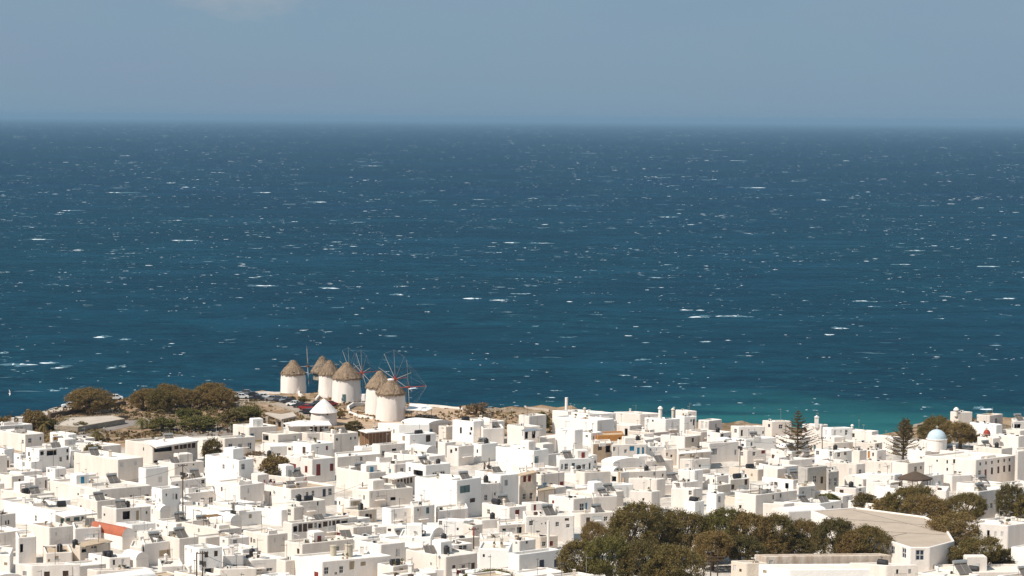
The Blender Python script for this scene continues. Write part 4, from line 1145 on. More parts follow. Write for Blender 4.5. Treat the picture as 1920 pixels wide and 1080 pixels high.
# brown timber veranda by the windmill shrub
ver = H(690, 808, 16, 44, 20, al=16, wall='s_wood', roof='white', par=0.05, label='brown timber veranda with a white slab roof below the windmills', ref='brown timber veranda', cat='veranda')
slab(ver, [(672, 806), (688, 811), (735, 807), (716, 802)], zoff=0.1)
for k in range(9):
    px = 678 + k * 6.6
    q = Vector(ver['pts'][0]) if px < 690 else None
    e = 3 if px < 690 else 0
    a, b = (Vector(ver['pts'][3]), Vector(ver['pts'][0])) if e == 3 else (Vector(ver['pts'][0]), Vector(ver['pts'][1]))
    dv = (b - a).normalized(); kx = ray(px, 815).x
    t = (kx * a.y - a.x) / (dv.x - kx * dv.y); p = a + dv * t; nr = Vector((dv.y, -dv.x)) * 0.08
    mb = MB(); mb.tube((p.x + nr.x, p.y + nr.y, ver['z0']), (p.x + nr.x, p.y + nr.y, ver['ztop']), 0.07, n=4, m=0)
    add_part(ver, 'post', mb, W['s_tan'])

# ------------------------------------------------------------------ windmills
def windmill(px, ybase, ytop, hw, yapex, hroof, roofm='thatch', towerm='white', label='', hub=None, heading=10, R=7.0, spokes=10, shaft=4.5, door=None, wins=(), capm=None, blunt=0.12, lower=True, nsp=None):
    g = ground_hit(px, ybase); s = ppm(g.y + hw / ppm(g.y)); r = hw / s
    cy = g.y + r
    top = EYE + ray(px, ytop) * cy; apex = EYE + ray(px, yapex) * cy
    z0 = g.z - 0.8
    root = empty('windmill', (top.x, cy, z0))
    hh = top.z - z0; ha = apex.z - z0
    rg = random.Random(int(px))
    mb = MB(); mb.lathe([(r * 1.05, 0), (r * 1.03, hh * .35), (r, hh * .7), (r * .97, hh)], 36, jit=0.045, rng=rg)
    tw = mb.build('tower', W[towerm], root, smooth=True)
    rr = hroof / s
    mb = MB(); N = 40; prof = [(rr * .98, hh - 0.25), (rr * 1.02, hh - 0.1), (rr * .97, hh + 0.2), (rr * .70, hh + (ha - hh) * .40), (rr * .37, hh + (ha - hh) * .73), (rr * blunt, ha - 0.08), (0.02, ha)]
    if roofm == 'thatch': mb.lathe(prof, N, jit=0.06, rng=rg)
    else: mb.lathe([(rr, hh - 0.1), (rr * 1.03, hh), (rr * .60, hh + (ha - hh) * .48), (rr * .22, hh + (ha - hh) * .84), (0.02, ha)], 20 if roofm == 'white' else N)
    rf = mb.build('thatched_roof' if roofm == 'thatch' else 'conical_roof', W[roofm], root, smooth=False)
    if roofm == 'thatch':                        # ragged fringe of the eaves and tufts
        fr = MB()
        for i in range(150):
            a = rg.uniform(0, 2 * math.pi); q = rr * 1.03; l_ = rg.uniform(.15, .5)
            x, y = q * math.cos(a), q * math.sin(a); t = Vector((-math.sin(a), math.cos(a), 0)) * rg.uniform(.10, .22)
            fr.quad((x - t.x, y - t.y, hh + .15), (x + t.x, y + t.y, hh + .15), (x * .99 + t.x * .4, y * .99 + t.y * .4, hh - l_), (x * .99 - t.x * .4, y * .99 - t.y * .4, hh - l_))
        for i in range(260):
            a = rg.uniform(0, 2 * math.pi); f = rg.random() ** .7
            q = rr * (1.03 - f * .85); z = hh + (ha - hh) * f * .92 + .1
            x, y = q * math.cos(a), q * math.sin(a); t = Vector((-math.sin(a), math.cos(a), 0)) * rg.uniform(.10, .25)
            o = Vector((math.cos(a), math.sin(a), 0))
            fr.quad((x - t.x, y - t.y, z + .1), (x + t.x, y + t.y, z + .1), (x + t.x + o.x * .24, y + t.y + o.y * .24, z - .26), (x - t.x + o.x * .24, y - t.y + o.y * .24, z - .26))
        tag(fr.build('thatch_fringe', W['thatch'], rf), kind='stuff')
    if capm:
        cb = MB(); cb.lathe([(rr * .24, ha - .35), (rr * .2, ha - .05), (.02, ha + .08)], 12); cb.build('roof_cap', W[capm], rf)
    for (wx, wy, ww, wh, cd) in ([door] if door else []) + list(wins):
        off = (wx - px) / hw; t = -math.pi / 2 + math.asin(max(-.95, min(.95, off)))
        z = (EYE + ray(wx, wy) * g.y).z - z0 - wh / s / 2
        kind, mm = CODE[cd]
        me = door_me(mm) if kind == 'd' else pane_me(mm)
        link('door' if (door and (wx, wy) == door[:2]) else 'window', me, root, (r * 1.03 * math.cos(t), r * 1.03 * math.sin(t), z), (0, 0, t + math.pi / 2), (ww / s, 3.0, wh / s))
    if hub:
        hp = EYE + ray(*hub) * (cy - 0.4 if nsp is None else cy + nsp)
        hp = hp - root.location
        hd_ = math.radians(heading)
        ax = Vector((math.cos(hd_), math.sin(hd_), 0.06)).normalized()
        side = Vector((-math.sin(hd_), math.cos(hd_), 0)); up = ax.cross(side)
        inner = hp - ax * (r * 0.9)
        wb = MB(); wb.tube(hp - ax * .45, hp + ax * .45, .27, n=8); wh_ = wb.build('hub', W['redpaint' if shaft < 8 else 's_wood'], root)
        wb = MB(); wb.tube(inner, hp + ax * shaft, .13, .07, n=6); wb.build('axle', W['redpaint' if shaft < 8 else 'sailpole'], wh_)
        tips = []
        for i in range(spokes):
            a = 2 * math.pi * (i + .5) / spokes
            d = side * math.cos(a) + up * math.sin(a)
            tip = hp + d * R; tips.append(tip)
            sb = MB(); sb.tube(hp, hp + d * R * .13, .11, .10, n=4, m=1); sb.tube(hp + d * R * .13, tip, .085, .05, n=4)
            sb.build('spoke', [W['sailpole'], W['redpaint']], wh_)
        rb_ = MB()
        for i in range(spokes):
            rb_.tube(tips[i], tips[(i + 1) % spokes], .011, n=3, caps=False)
            rb_.tube(tips[i], hp + ax * shaft, .009, n=3, caps=False)
        rb_.build('rigging', W['sailpole'], wh_)
    tag(root, label, 'windmill', None)
    return root
windmill(550, 738, 700, 23, 675, 23.5, label='leftmost windmill, short white tower with a patched brown thatch cap', hub=(577, 687), heading=4, R=5.6, shaft=8.5, wins=[(553, 700, 4, 6, 'd')], nsp=1.5)
windmill(604, 737, 697, 17, 667, 21.5, towerm='stone', label='windmill of bare mottled stone with the tallest thatch cap, behind the others', blunt=.05)
windmill(618, 745, 701, 20, 675, 20.5, label='windmill half hidden behind the biggest middle tower, its plain side wall bright', hub=(655, 694), heading=30, R=6.2, shaft=3, wins=[(621.5, 733, 2.5, 13, 'w')], nsp=2)
windmill(650, 756, 708, 27, 679, 28, label='big white windmill in the middle of the row with a teal door', hub=(679, 699), heading=26, R=6.1, shaft=4.5, door=(647, 746, 6, 14, 'T'), wins=[(646, 711, 3, 4, 'k')])
windmill(712, 779, 725, 26, 695, 27, label='windmill with a layered brown cap standing just behind the nearest one', hub=(741, 711), heading=38, R=7.6, shaft=3.5, nsp=1.5)
windmill(733, 791, 737, 27, 710, 28.5, label='nearest windmill, on the right, with a white roof tip, dark fringe and tan door', hub=(765.5, 726), heading=3, R=6.9, shaft=4.6, door=(737, 774, 6, 13, 'c'), wins=[(737.5, 740, 4, 3, 'd')], capm='white')
windmill(607, 800, 772, 24, 747, 26, roofm='white', towerm='white', label='disused sail-less mill tower with a smooth white conical roof', wins=[(616, 776, 4, 6, 'd')]).name = 'conical_tower'

# ------------------------------------------------------------------ trees and shrubs
def crown_mesh(seed, shape='round', nclump=70, per=60, leaf=0.30, spread=0.22, m='leaf_olive', hollow=0.55):
    """unit crown (radius 1, height 0..2 centred on z=1): many leaf clumps through an uneven volume"""
    rg = np.random.default_rng(seed); V = []
    lob = [(rg.uniform(0, 2 * math.pi), rg.uniform(-.9, .9), rg.uniform(.18, .55)) for _ in range(9)]
    P = []
    for c in range(nclump):
        th = rg.uniform(0, 2 * math.pi); u = rg.uniform(-.75, 1)
        rad = 0
        for (a, b, k) in lob:
            rad += k * max(0, math.cos(th - a)) * max(0, 1 - abs(u - b))
        R = (0.62 + rad * .5) * (hollow + (1 - hollow) * rg.random() ** .45)
        h = math.sqrt(max(0, 1 - u * u)) * .9 + .1
        if shape == 'flat': z = 1 + u * R * .9
        else: z = 1 + u * R
        c0 = np.array([math.cos(th) * h * R, math.sin(th) * h * R, z])
        sp = spread * rg.uniform(.6, 1.25)
        n = int(per * rg.uniform(.6, 1.3))
        pts = c0 + rg.normal(0, 1, (n, 3)) * sp * np.array([.6, .6, .5])
        P.append(pts)
    P = np.concatenate(P)
    n = len(P)
    L = leaf * rg.uniform(.5, 1.2, n)
    d1 = rg.normal(0, 1, (n, 3)); d1 /= np.linalg.norm(d1, axis=1)[:, None]
    d2 = np.cross(d1, rg.normal(0, 1, (n, 3))); d2 /= np.linalg.norm(d2, axis=1)[:, None]
    a = d1 * L[:, None] * .5; b = d2 * L[:, None] * .28
    V = np.stack([P - a, P + b, P + a, P - b], 1).reshape(-1, 3)
    me = bpy.data.meshes.new('crown')
    me.vertices.add(4 * n); me.vertices.foreach_set('co', V.ravel())
    me.loops.add(4 * n); me.loops.foreach_set('vertex_index', np.arange(4 * n))
    me.polygons.add(n); me.polygons.foreach_set('loop_start', np.arange(0, 4 * n, 4)); me.polygons.foreach_set('loop_total', np.full(n, 4))
    me.materials.append(W[m]); me.update(); me.validate()
    return me
CROWNS = {}
def get_crown(m, k, big):
    key = (m, k, big)
    if key not in CROWNS:
        if big == 2: CROWNS[key] = crown_mesh(100 + k * 7 + len(m), nclump=340, per=76, leaf=.062, spread=.12, m=m, hollow=.5)
        elif big == 1: CROWNS[key] = crown_mesh(40 + k * 7 + len(m), nclump=150, per=40, leaf=.13, spread=.15, m=m, hollow=.45)
        else: CROWNS[key] = crown_mesh(10 + k * 7 + len(m), nclump=50, per=36, leaf=.20, spread=.2, m=m, hollow=.3)
    return CROWNS[key]
TRUNKS = {}
def trunk_mesh(k):
    if k not in TRUNKS:
        rg = random.Random(k); mb = MB()
        p = Vector((0, 0, -.3)); 
        mb.tube((0, 0, -.3), (rg.uniform(-.04, .04), rg.uniform(-.04, .04), .7), .11, .08, n=7)
        for i in range(6):
            a = rg.uniform(0, 6.28); l_ = rg.uniform(.35, .6); z = rg.uniform(.35, .65)
            q = Vector((math.cos(a) * l_ * .7, math.sin(a) * l_ * .7, z + l_ * .7))
            mb.tube((0, 0, z), q, .04, .018, n=5)
            q2 = q + Vector((rg.uniform(-.3, .3), rg.uniform(-.3, .3), .3)); mb.tube(q, q2, .018, .008, n=4)
        TRUNKS[k] = mb.mesh('trunk', W['bark'])
    return TRUNKS[k]
TREES = []
def tree(cx, ytop, w, ybase, m='leaf_olive', big=2, label=None, group=None, name='tree', cat='tree', cfrac=0.85, depth=1.0, k=None, kind=None):
    g = ground_hit(cx, ybase)
    s = ppm(g.y); h = (ybase - ytop) / s; r = w / 2 / s
    k = (len(TREES) * 5 + 3) % 4 if k is None else k
    root = empty(name, (g.x, g.y, g.z), (len(TREES) * 1.7) % 6.28)
    ch = h * cfrac
    q_ = (1.0, 1.14, 0.94, 1.08, 1.02)[int(cx) % 5]
    link('crown', get_crown(m, k, big), root, (0, 0, h - ch * .97), None, (r * q_, r * q_ * depth, ch / 2))
    link('trunk', trunk_mesh(k), root, (0, 0, 0), None, (r * 1.0, r * 1.0, h * .62))
    tag(root, label, cat, group)
    TREES.append((root, cx, ytop, w, ybase, label))
    return root
GR = 'olive-brown trees of the big grove'
for i, t in enumerate([(1180, 929, 104, 1062, 'leaf_olive', 'tallest rounded tree at the left end of the big grove'),
    (1112, 968, 56, 1050, 'leaf_brown', 'small brownish tree at the far left edge of the big grove, against white walls'),
    (1240, 948, 84, 1052, 'leaf_dark', 'tree in the back row of the grove just right of its tallest crown'),
    (1290, 945, 96, 1056, 'leaf_olive', 'broad tree in the back row of the grove below the paired solar panels'),
    (1345, 944, 90, 1054, 'leaf_green', 'greenish tree in the middle of the back row of the grove'),
    (1402, 947, 96, 1056, 'leaf_brown', 'brownish tree in the back row of the grove, below the long cable-hung house'),
    (1460, 954, 84, 1056, 'leaf_olive', 'tree in the back row of the grove left of the feathery crowns'),
    (1512, 964, 72, 1052, 'leaf_brown', 'thin feathery crown reaching over the left corner of the beige roof'),
    (1566, 959, 80, 1066, 'leaf_dark', 'feathery tree standing against the beige roof, second from the grove right end'),
    (1630, 973, 80, 1072, 'leaf_olive', 'tree at the right end of the grove against the wide beige roof'),
    (1085, 1003, 90, 1104, 'leaf_olive', 'front tree of the grove at its lower left corner'),
    (1142, 990, 112, 1112, 'leaf_green', 'greener front tree of the grove beside the navy door house'),
    (1205, 1000, 110, 1116, 'leaf_dark', 'dark shaded front tree in the middle of the lower grove'),
    (1262, 1006, 116, 1122, 'leaf_olive', 'wide rounded front tree left of the timber pole frame'),
    (1335, 988, 86, 1070, 'leaf_brown', 'middle row tree behind the timber pole frame'),
    (1386, 992, 84, 1066, 'leaf_dark', 'dark middle row tree above the left end of the long beige building'),
    (1440, 996, 84, 1060, 'leaf_brown', 'middle row tree over the long beige building, left half'),
    (1498, 1000, 74, 1056, 'leaf_dark', 'low dark tree over the middle of the long beige building'),
    (1594, 985, 74, 1070, 'leaf_brown', 'low tree over the right half of the long beige building')]):
    tree(*t[:4], m=t[4], label=t[5], group=GR, cfrac=.97)
for t in [(915, 1060, 96, 1120, 'leaf_green', 2, 'low green tree cut by the bottom edge, below the two tiny windows'),
    (1557, 922, 50, 956, 'leaf_green', 1, 'small flat-topped green tree behind the beige roof'),
    (1620, 921, 52, 964, 'leaf_dark', 1, 'dark tree rising behind the far edge of the beige roof'),
    (1664, 928, 56, 974, 'leaf_brown', 1, 'brownish tree at the left end of the right-hand grove'),
    (1703, 902, 84, 982, 'leaf_olive', 2, 'tree with a green top directly below the bronze canopy'),
    (1748, 922, 84, 992, 'leaf_brown', 2, 'brown spreading tree over the beige roof right edge'),
    (1812, 914, 88, 992, 'leaf_olive', 2, 'rounded tree in front of the tall cable-hung white house'),
    (1778, 955, 110, 1050, 'leaf_brown', 2, 'large brown tree overhanging the right end of the hall'),
    (1828, 1000, 96, 1078, 'leaf_olive', 2, 'tree between the hall and the black door house'),
    (1878, 1022, 56, 1076, 'leaf_dark', 1, 'low tree above the bottom right flat roof'),
    (1893, 903, 56, 986, 'leaf_dark', 2, 'dark green tree below the right frame-edge building'),
    (1922, 922, 50, 992, 'leaf_olive', 1, 'tree cut by the right frame edge'),
    (1752, 775, 66, 838, 'leaf_olive', 2, 'tamarisk directly behind the pale blue dome'),
    (1800, 785, 76, 842, 'leaf_brown', 2, 'brown tamarisk right of the pale blue dome'),
    (1833, 812, 36, 838, 'leaf_brown', 0, 'small brown shrub beside the pink domed chapel'),
    (1820, 779, 14, 792, 'leaf_brown', 0, 'tiny round shrub below the point houses'),
    (1015, 768, 34, 812, 'leaf_green', 1, 'green shrub squeezed between the blank shore cube and the sea-front block'),
    (660, 786, 40, 816, 'leaf_dark', 1, 'dark shrub left of the brown timber veranda'),
    (796, 840, 34, 864, 'leaf_dark', 0, 'dark shrub above the recessed porch house'),
    (512, 849, 66, 906, 'leaf_brown', 1, 'loose pale-stemmed tree left of the red door house'),
    (480, 843, 50, 872, 'leaf_dry', 0, 'straggly dry shrub behind the tall plain cube'),
    (395, 817, 46, 876, 'leaf_dark', 1, 'dark tree right of the glazed taverna'),
    (268, 823, 34, 858, 'leaf_olive', 1, 'round tree in front of the glazed taverna'),
    (172, 830, 46, 868, 'leaf_olive', 1, 'left half of the tamarisk clump above the reed roof house'),
    (203, 833, 40, 862, 'leaf_olive', 1, 'right half of the tamarisk clump above the reed roof house'),
    (316, 971, 48, 992, 'leaf_green', 1, 'clipped green bush on a white terrace above the big blank block'),
    (165, 721, 84, 774, 'leaf_brown', 2, 'lone mop-headed tamarisk at the left end of the headland'),
    (62, 766, 50, 806, 'leaf_brown', 1, 'brown tamarisk low on the left by two white blocks'),
    (8, 782, 34, 808, 'leaf_brown', 1, 'brown shrub at the left frame edge above the sea'),
    (268, 724, 56, 768, 'leaf_brown', 2, 'leftmost crown of the headland tamarisk row'),
    (300, 722, 60, 774, 'leaf_olive', 2, 'dark crown in the left half of the headland tamarisk row'),
    (318, 716, 50, 764, 'leaf_brown', 2, 'tall light crown in the headland tamarisk row'),
    (356, 724, 56, 768, 'leaf_brown', 2, 'middle crown of the headland tamarisk row'),
    (386, 713, 56, 764, 'leaf_brown', 2, 'highest crown of the headland tamarisk row'),
    (416, 720, 48, 768, 'leaf_brown', 2, 'rightmost crown of the headland tamarisk row, by the car park'),
    (352, 763, 56, 792, 'leaf_green', 1, 'rounded green shrub below the tamarisk row'),
    (304, 780, 60, 808, 'leaf_green', 1, 'green shrub above the glazed taverna roof'),
    (380, 779, 76, 808, 'leaf_green', 1, 'widest green shrub below the tamarisk row'),
    (470, 760, 62, 788, 'leaf_green', 1, 'smooth green dome of shrub left of the concrete shelter'),
    (428, 768, 44, 792, 'leaf_dark', 0, 'dark shrub on the slope left of the green dome shrub'),
    (478, 785, 44, 806, 'leaf_dry', 0, 'dry twiggy shrub under the concrete shelter'),
    (440, 790, 40, 806, 'leaf_olive', 0, 'low olive shrub above the navy window house'),
    (548, 741, 16, 756, 'leaf_olive', 0, 'small bush between the leftmost windmill and the parked cars'),
    (567, 742, 28, 758, 'leaf_olive', 0, 'rounded bush beside the parked cars'),
    (636, 768, 24, 786, 'leaf_brown', 0, 'shrub right of the white conical tower'),
    (893, 753, 40, 777, 'leaf_dry', 0, 'dry thicket on the bare ground by the shore'),
    (906, 776, 40, 792, 'leaf_dry', 0, 'dry shrub trailing down towards the white roofs'),
    (150, 790, 34, 806, 'leaf_dark', 0, 'dark shrub beside the stone terrace'),
    (92, 780, 40, 806, 'leaf_dark', 1, 'dark shrub left of the stone-walled terrace')]:
    tree(*t[:4], m=t[4], big=t[5], label=t[6], cfrac=1.1 if t[0] < 450 and t[3] < 812 else 1.0, name='shrub' if t[3] - t[1] < 34 else 'tree', cat='shrub' if t[3] - t[1] < 34 else 'tree')

def palm(cx, ytop, w, ybase, label, m='leaf_olive', n=26):
    g = ground_hit(cx, ybase); s = ppm(g.y); h = (ybase - ytop) / s; R = w / 2 / s
    root = empty('palm_tree', tuple(g)); rg = random.Random(int(cx))
    th = max(h - R * .75, h * .35)
    mb = MB(); mb.tube((0, 0, -.3), (0.05, 0, th), .22, .17, n=8); mb.build('trunk', W['bark'], root)
    for i in range(n):
        a = i * 2.399; el = rg.uniform(-.5, 1.25); fb = MB(); pts = []
        for j in range(7):
            t = j / 6; rr = R * t * math.cos(el * .7) * 1.05
            z = th + R * (math.sin(el) * t * 1.1 - 0.75 * t * t)
            pts.append(Vector((math.cos(a) * rr, math.sin(a) * rr, z)))
        sd = Vector((-math.sin(a), math.cos(a), 0))
        for j in range(6):
            p, q = pts[j], pts[j + 1]
            for sg in (-1, 1):
                for u in (0.0, 0.5):
                    b = p.lerp(q, u); L = R * .30 * (1 - abs((j + u) / 6 - .45))
                    tip = b + sd * sg * L + (q - p).normalized() * L * .5 - Vector((0, 0, L * .35))
                    fb.tri(b, b + (q - p) * .38, tip)
        fb.build('frond', W[m], root)
    tag(root, label, 'palm tree', None)
palm(181, 796, 36, 828, 'fan palm standing between the stone terrace and the low shed')
palm(265, 778, 30, 804, 'bushy palm on the headland behind the taverna roof', 'leaf_green')
palm(83, 782, 30, 808, 'palm among dark shrubs left of the stone terrace', 'leaf_olive')
palm(121, 990, 14, 1035, 'slim palm in front of the tan roofed house', 'leaf_dark', 18)
palm(820, 992, 12, 1012, 'tiny potted palm on a white roof near the bottom centre', 'leaf_dry', 14)
palm(908, 862, 14, 882, 'thin pale palm behind the small utility pole in the town centre', 'leaf_dry', 14)

def araucaria(cx, ytop, w, ybase, label, m='leaf_conifer'):
    g = ground_hit(cx, ybase); s = ppm(g.y); h = (ybase - ytop) / s; R = w / 2 / s
    root = empty('conifer_tree', tuple(g)); rg = random.Random(int(cx))
    mb = MB(); mb.tube((0, 0, -.3), (0, 0, h), .26, .04, n=8); mb.build('trunk', W['bark'], root)
    z = h * .10; lev = 0
    while z < h * .985:
        f = 1 - z / h; L = R * min(1.0, f * 1.45 + .03) * rg.uniform(.86, 1.06)
        nb = 6
        for b in range(nb):
            a = 2 * math.pi * (b + lev * .5) / nb + rg.uniform(-.15, .15); fb = MB()
            d = Vector((math.cos(a), math.sin(a), 0)); sd = Vector((-math.sin(a), math.cos(a), 0))
            l_ = L * rg.uniform(.8, 1.08); prev = Vector((0, 0, z)); K = 9
            for j in range(1, K + 1):
                t = j / K; p = d * (l_ * t) + Vector((0, 0, z + l_ * (.02 * t + .26 * t * t)))
                fb.tube(prev, p, .05 * (1 - t) + .02, n=3, caps=False)
                for sg in (-1, 1):
                    q = l_ * .14 * (1.05 - abs(t - .55))
                    for u in (0,):
                        c = prev.lerp(p, u); tip = c + sd * sg * q + d * q * .5 + Vector((0, 0, rg.uniform(.02, .24)))
                        fb.quad(c, c + d * .1 + Vector((0, 0, .10)), tip, c - d * .04 - Vector((0, 0, .05)))
                        fb.quad(c + Vector((0, 0, .02)), c + sd * sg * q * .5 + Vector((0, 0, .16)), tip + Vector((0, 0, .05)), c + sd * sg * q * .5 - Vector((0, 0, .05)))
                prev = p
            fb.build('branch', W[m], root)
        z += max(.34, h * .078 * (.55 + f * .6)) * rg.uniform(.9, 1.1); lev += 1
    tag(root, label, 'conifer', None)
araucaria(1495, 766, 104, 868, 'big tiered conifer rising above the roofs against the sea')
araucaria(1693, 782, 82, 862, 'second tiered conifer, smaller, left of the pale blue dome')
tree(1697, 782, 30, 838, 'leaf_dark', 0, 'dark bushy tree half merged behind the second conifer', cfrac=.95)

# dry scrub, tufts and stones of the headland
def make_thicket():
    rg = random.Random(15); mb = MB()
    for k in range(120):
        px, py = rg.choice([(rg.gauss(370, 62), rg.gauss(788, 11)), (rg.gauss(440, 30), rg.gauss(780, 10)), (rg.uniform(60, 170), rg.gauss(796, 8)), (rg.uniform(160, 430), rg.gauss(768, 4))])
        g = ground_hit(px, py)
        if g.y > coast_y(g.x) - 2 or g.y - .25 * g.x < 550: continue
        R = rg.uniform(.5, 1.9); mi = rg.choice([0, 1, 1, 2, 2])
        for q in range(int(70 * R)):
            a, u = rg.uniform(0, 6.28), rg.uniform(-.1, 1); h_ = math.sqrt(max(0, 1 - u * u)) * rg.uniform(.6, 1.1)
            c = Vector((g.x + R * h_ * math.cos(a), g.y + R * h_ * math.sin(a), g.z + R * .85 * u))
            d = Vector((rg.gauss(0, 1), rg.gauss(0, 1), rg.gauss(0, 1))).normalized() * .17; e = d.orthogonal().normalized() * .12
            mb.quad(c - d, c + e, c + d, c - e, mi)
    tag(mb.build('thicket', [W['leaf_dry'], W['leaf_olive'], W['leaf_dark']]), kind='stuff')
make_thicket()
def make_scrub():
    rg = random.Random(5); mb = MB(); n = 0
    tries = 0
    while n < 2600 and tries < 20000:
        tries += 1
        px, py = rg.uniform(-60, 1040), rg.uniform(738, 830)
        g = ground_hit(px, py)
        if g.y > coast_y(g.x) - 1 or py > 735 + 95 and px > 0: continue
        if g.y - 0.25 * g.x < 548: continue
        if noise.noise(Vector((g.x * .06, g.y * .06, 9))) < rg.uniform(-.25, .35): continue
        r = rg.uniform(.2, .6); n += 1; mi = 0 if rg.random() < .65 else 1
        for k in range(5):
            a = rg.uniform(0, 6.28); q = Vector((g.x + rg.uniform(-r, r), g.y + rg.uniform(-r, r), land_z(g.x, g.y) - .05))
            d = Vector((math.cos(a), math.sin(a), 0)) * r * .6; t = Vector((rg.uniform(-.2, .2), rg.uniform(-.2, .2), r * rg.uniform(.6, 1.3)))
            mb.quad(q - d, q + d, q + d * .5 + t, q - d * .6 + t * .8, mi)
    tag(mb.build('scrub', [W['leaf_dry'], W['leaf_olive']]), kind='stuff')
    mb = MB()
    for _ in range(420):
        px, py = rg.choice([(rg.uniform(420, 460), rg.uniform(754, 768)), (rg.uniform(300, 420), rg.uniform(802, 812)), (rg.uniform(0, 1000), rg.uniform(745, 815))])
        g = ground_hit(px, py)
        if g.y > coast_y(g.x) - 1 or g.y - .25 * g.x < 548: continue
        r = rg.uniform(.15, .5); z = land_z(g.x, g.y)
        mb.lathe([(r * .9, z - .1), (r, z + r * .4), (r * .4, z + r * .8), (.01, z + r * .85)], 5, g.x, g.y, jit=.12, rng=rg)
    tag(mb.build('loose_stones', W['stone']), kind='stuff')
make_scrub()

# ------------------------------------------------------------------ smaller houses filling the lanes
def pip(x, y, pts):
    c = False; n = len(pts); j = n - 1
    for i in range(n):
        if (pts[i][1] > y) != (pts[j][1] > y) and x < (pts[j][0] - pts[i][0]) * (y - pts[i][1]) / (pts[j][1] - pts[i][1]) + pts[i][0]: c = not c
        j = i
    return c
TOWN_TOP = [(-120, 815), (0, 822), (130, 838), (240, 838), (400, 846), (480, 820), (640, 822), (760, 815), (860, 806), (1030, 812), (1200, 815), (1500, 835), (1700, 846), (1780, 828), (2050, 820)]
def town_top(px):
    for (a, b), (c, d) in zip(TOWN_TOP, TOWN_TOP[1:]):
        if a <= px <= c: return b + (d - b) * (px - a) / (c - a)
    return 830
GROVE = [(1055, 1150), (1050, 1030), (1120, 985), (1230, 985), (1500, 995), (1530, 955), (1610, 950), (1640, 945), (1800, 955), (1900, 1040), (1900, 1070), (1500, 1200)]
def sat(p, q):
    for P in (p, q):
        for i in range(len(P)):
            ax = Vector((P[(i + 1) % len(P)][1] - P[i][1], P[i][0] - P[(i + 1) % len(P)][0])).normalized()
            a = [ax.x * v[0] + ax.y * v[1] for v in p]; b = [ax.x * v[0] + ax.y * v[1] for v in q]
            if max(a) < min(b) - .25 or max(b) < min(a) - .25: return False
    return True
for h in HOUSES:
    s_ = [proj((*p, h['ztop'])) for p in h['pts']]
    h['bx'] = (min(q[0] for q in s_), max(q[0] for q in s_)); h['near'] = min(p[1] for p in h['pts']); h['far'] = max(p[1] for p in h['pts'])
    k = min(range(len(s_)), key=lambda i: h['pts'][i][1]); h['ypx'] = s_[k][1]
    h['bot'] = h['ypx'] + (h.get('hv') or 40)
rg = random.Random(21)
n_in = 0; tries = 0
KEEP = [(lambda q: (q.x, q.y, 5.0))(ground_hit(1715, 930))] + [(r.location.x, r.location.y, 1.6) for r, *_ in TREES]
while n_in < 128 and tries < 16000:
    tries += 1
    px = rg.uniform(-70, 1990); py = rg.uniform(812, 1150)
    if py < town_top(px) or pip(px, py, GROVE): continue
    g = ground_hit(px, py); s = ppm(g.y)
    A = rg.uniform(3.2, 8.5); B = rg.uniform(3.2, 9)
    al = math.radians(rg.uniform(20, 42)); be = math.radians(rg.uniform(28, 50))
    c = g.xy
    dr = Vector((math.cos(al), math.sin(al))); dl = Vector((-math.cos(be), math.sin(be)))
    pts = [c, c + dr * B, c + dr * B + dl * A, c + dl * A]
    if any(abs(p.x - x) < r and abs(p.y - y) < r for p in pts for x, y, r in KEEP): continue
    if any(land_z(p.x, p.y) < 3.2 for p in pts): continue
    if any(abs(h['root'].location.x - c.x) < 26 and abs(h['root'].location.y - c.y) < 26 and sat(pts, h['pts']) for h in HOUSES): continue
    x0 = proj((*pts[3], g.z))[0]; x1 = proj((*pts[1], g.z))[0]
    lim = -1e9
    for h in HOUSES:                              # never hide a front that the photograph shows
        if h['near'] > c.y and h['bx'][0] < x1 - 4 and h['bx'][1] > x0 + 4 and not h.get('fill'):
            lim = max(lim, h['bot'] - 1)
    want = rg.choice([2.6, 3.1, 3.4, 3.8, 5.6])
    top = max(py - want * s, lim)
    hgt = (py - top) / s
    if hgt < 1.5: continue
    wins = []
    for e, ln in ((0, B), (3, A)):
        if ln > 2.6 and hgt > 2.3:
            for _ in range(rg.choice([0, 1, 2, 2, 3, 3])):
                cd = rg.choice('dddddbkkwgcntu' if rg.random() > .2 else 'ruutr')
                if rg.random() < .2: wins.append((e, rg.uniform(.6, ln - .6), .35, .85, 1.95, rg.choice('BBKGTDN')))
                else: wins.append((e, rg.uniform(.5, ln - .5), 1.3 + rg.uniform(-.2, .3), rg.choice([.45, .6, .8, 1.0]), rg.choice([.6, .9, 1.1]), cd))
                if hgt > 5: wins.append((e, rg.uniform(.5, ln - .5), 4.1, .75, .95, 'd'))
    wall = rg.choice(['white', 'white', 'white2', 'bright', 'white3', 'white3' if rg.random() > .2 else 'cream'])
    hd = poly_house([tuple(p) for p in pts], g.z - .5, g.z + hgt, 'house' if hgt > 2.4 else 'outbuilding', wall, rg.choice(['roof', 'roof', 'roof2', 'roof3', 'roof', 'rooftan' if rg.random() < .5 else 'roof2']), wins, None, rg.uniform(.2, .45), .25, None, None, (px, top))
    hd.update(cat='house' if hgt > 2.4 else 'outbuilding', auto=True, codes=[w[5] for w in wins], fill=True, near=c.y, far=pts[2].y, bx=(x0, x1), bot=py, ypx=top, hv=py - top)
    n_in += 1
    if rg.random() < .10 and hgt > 2.2: vault(hd, rg.uniform(.6, 1.1), 'bright', along=rg.choice([0, 3]))
print('infill houses', n_in, 'tries', tries)

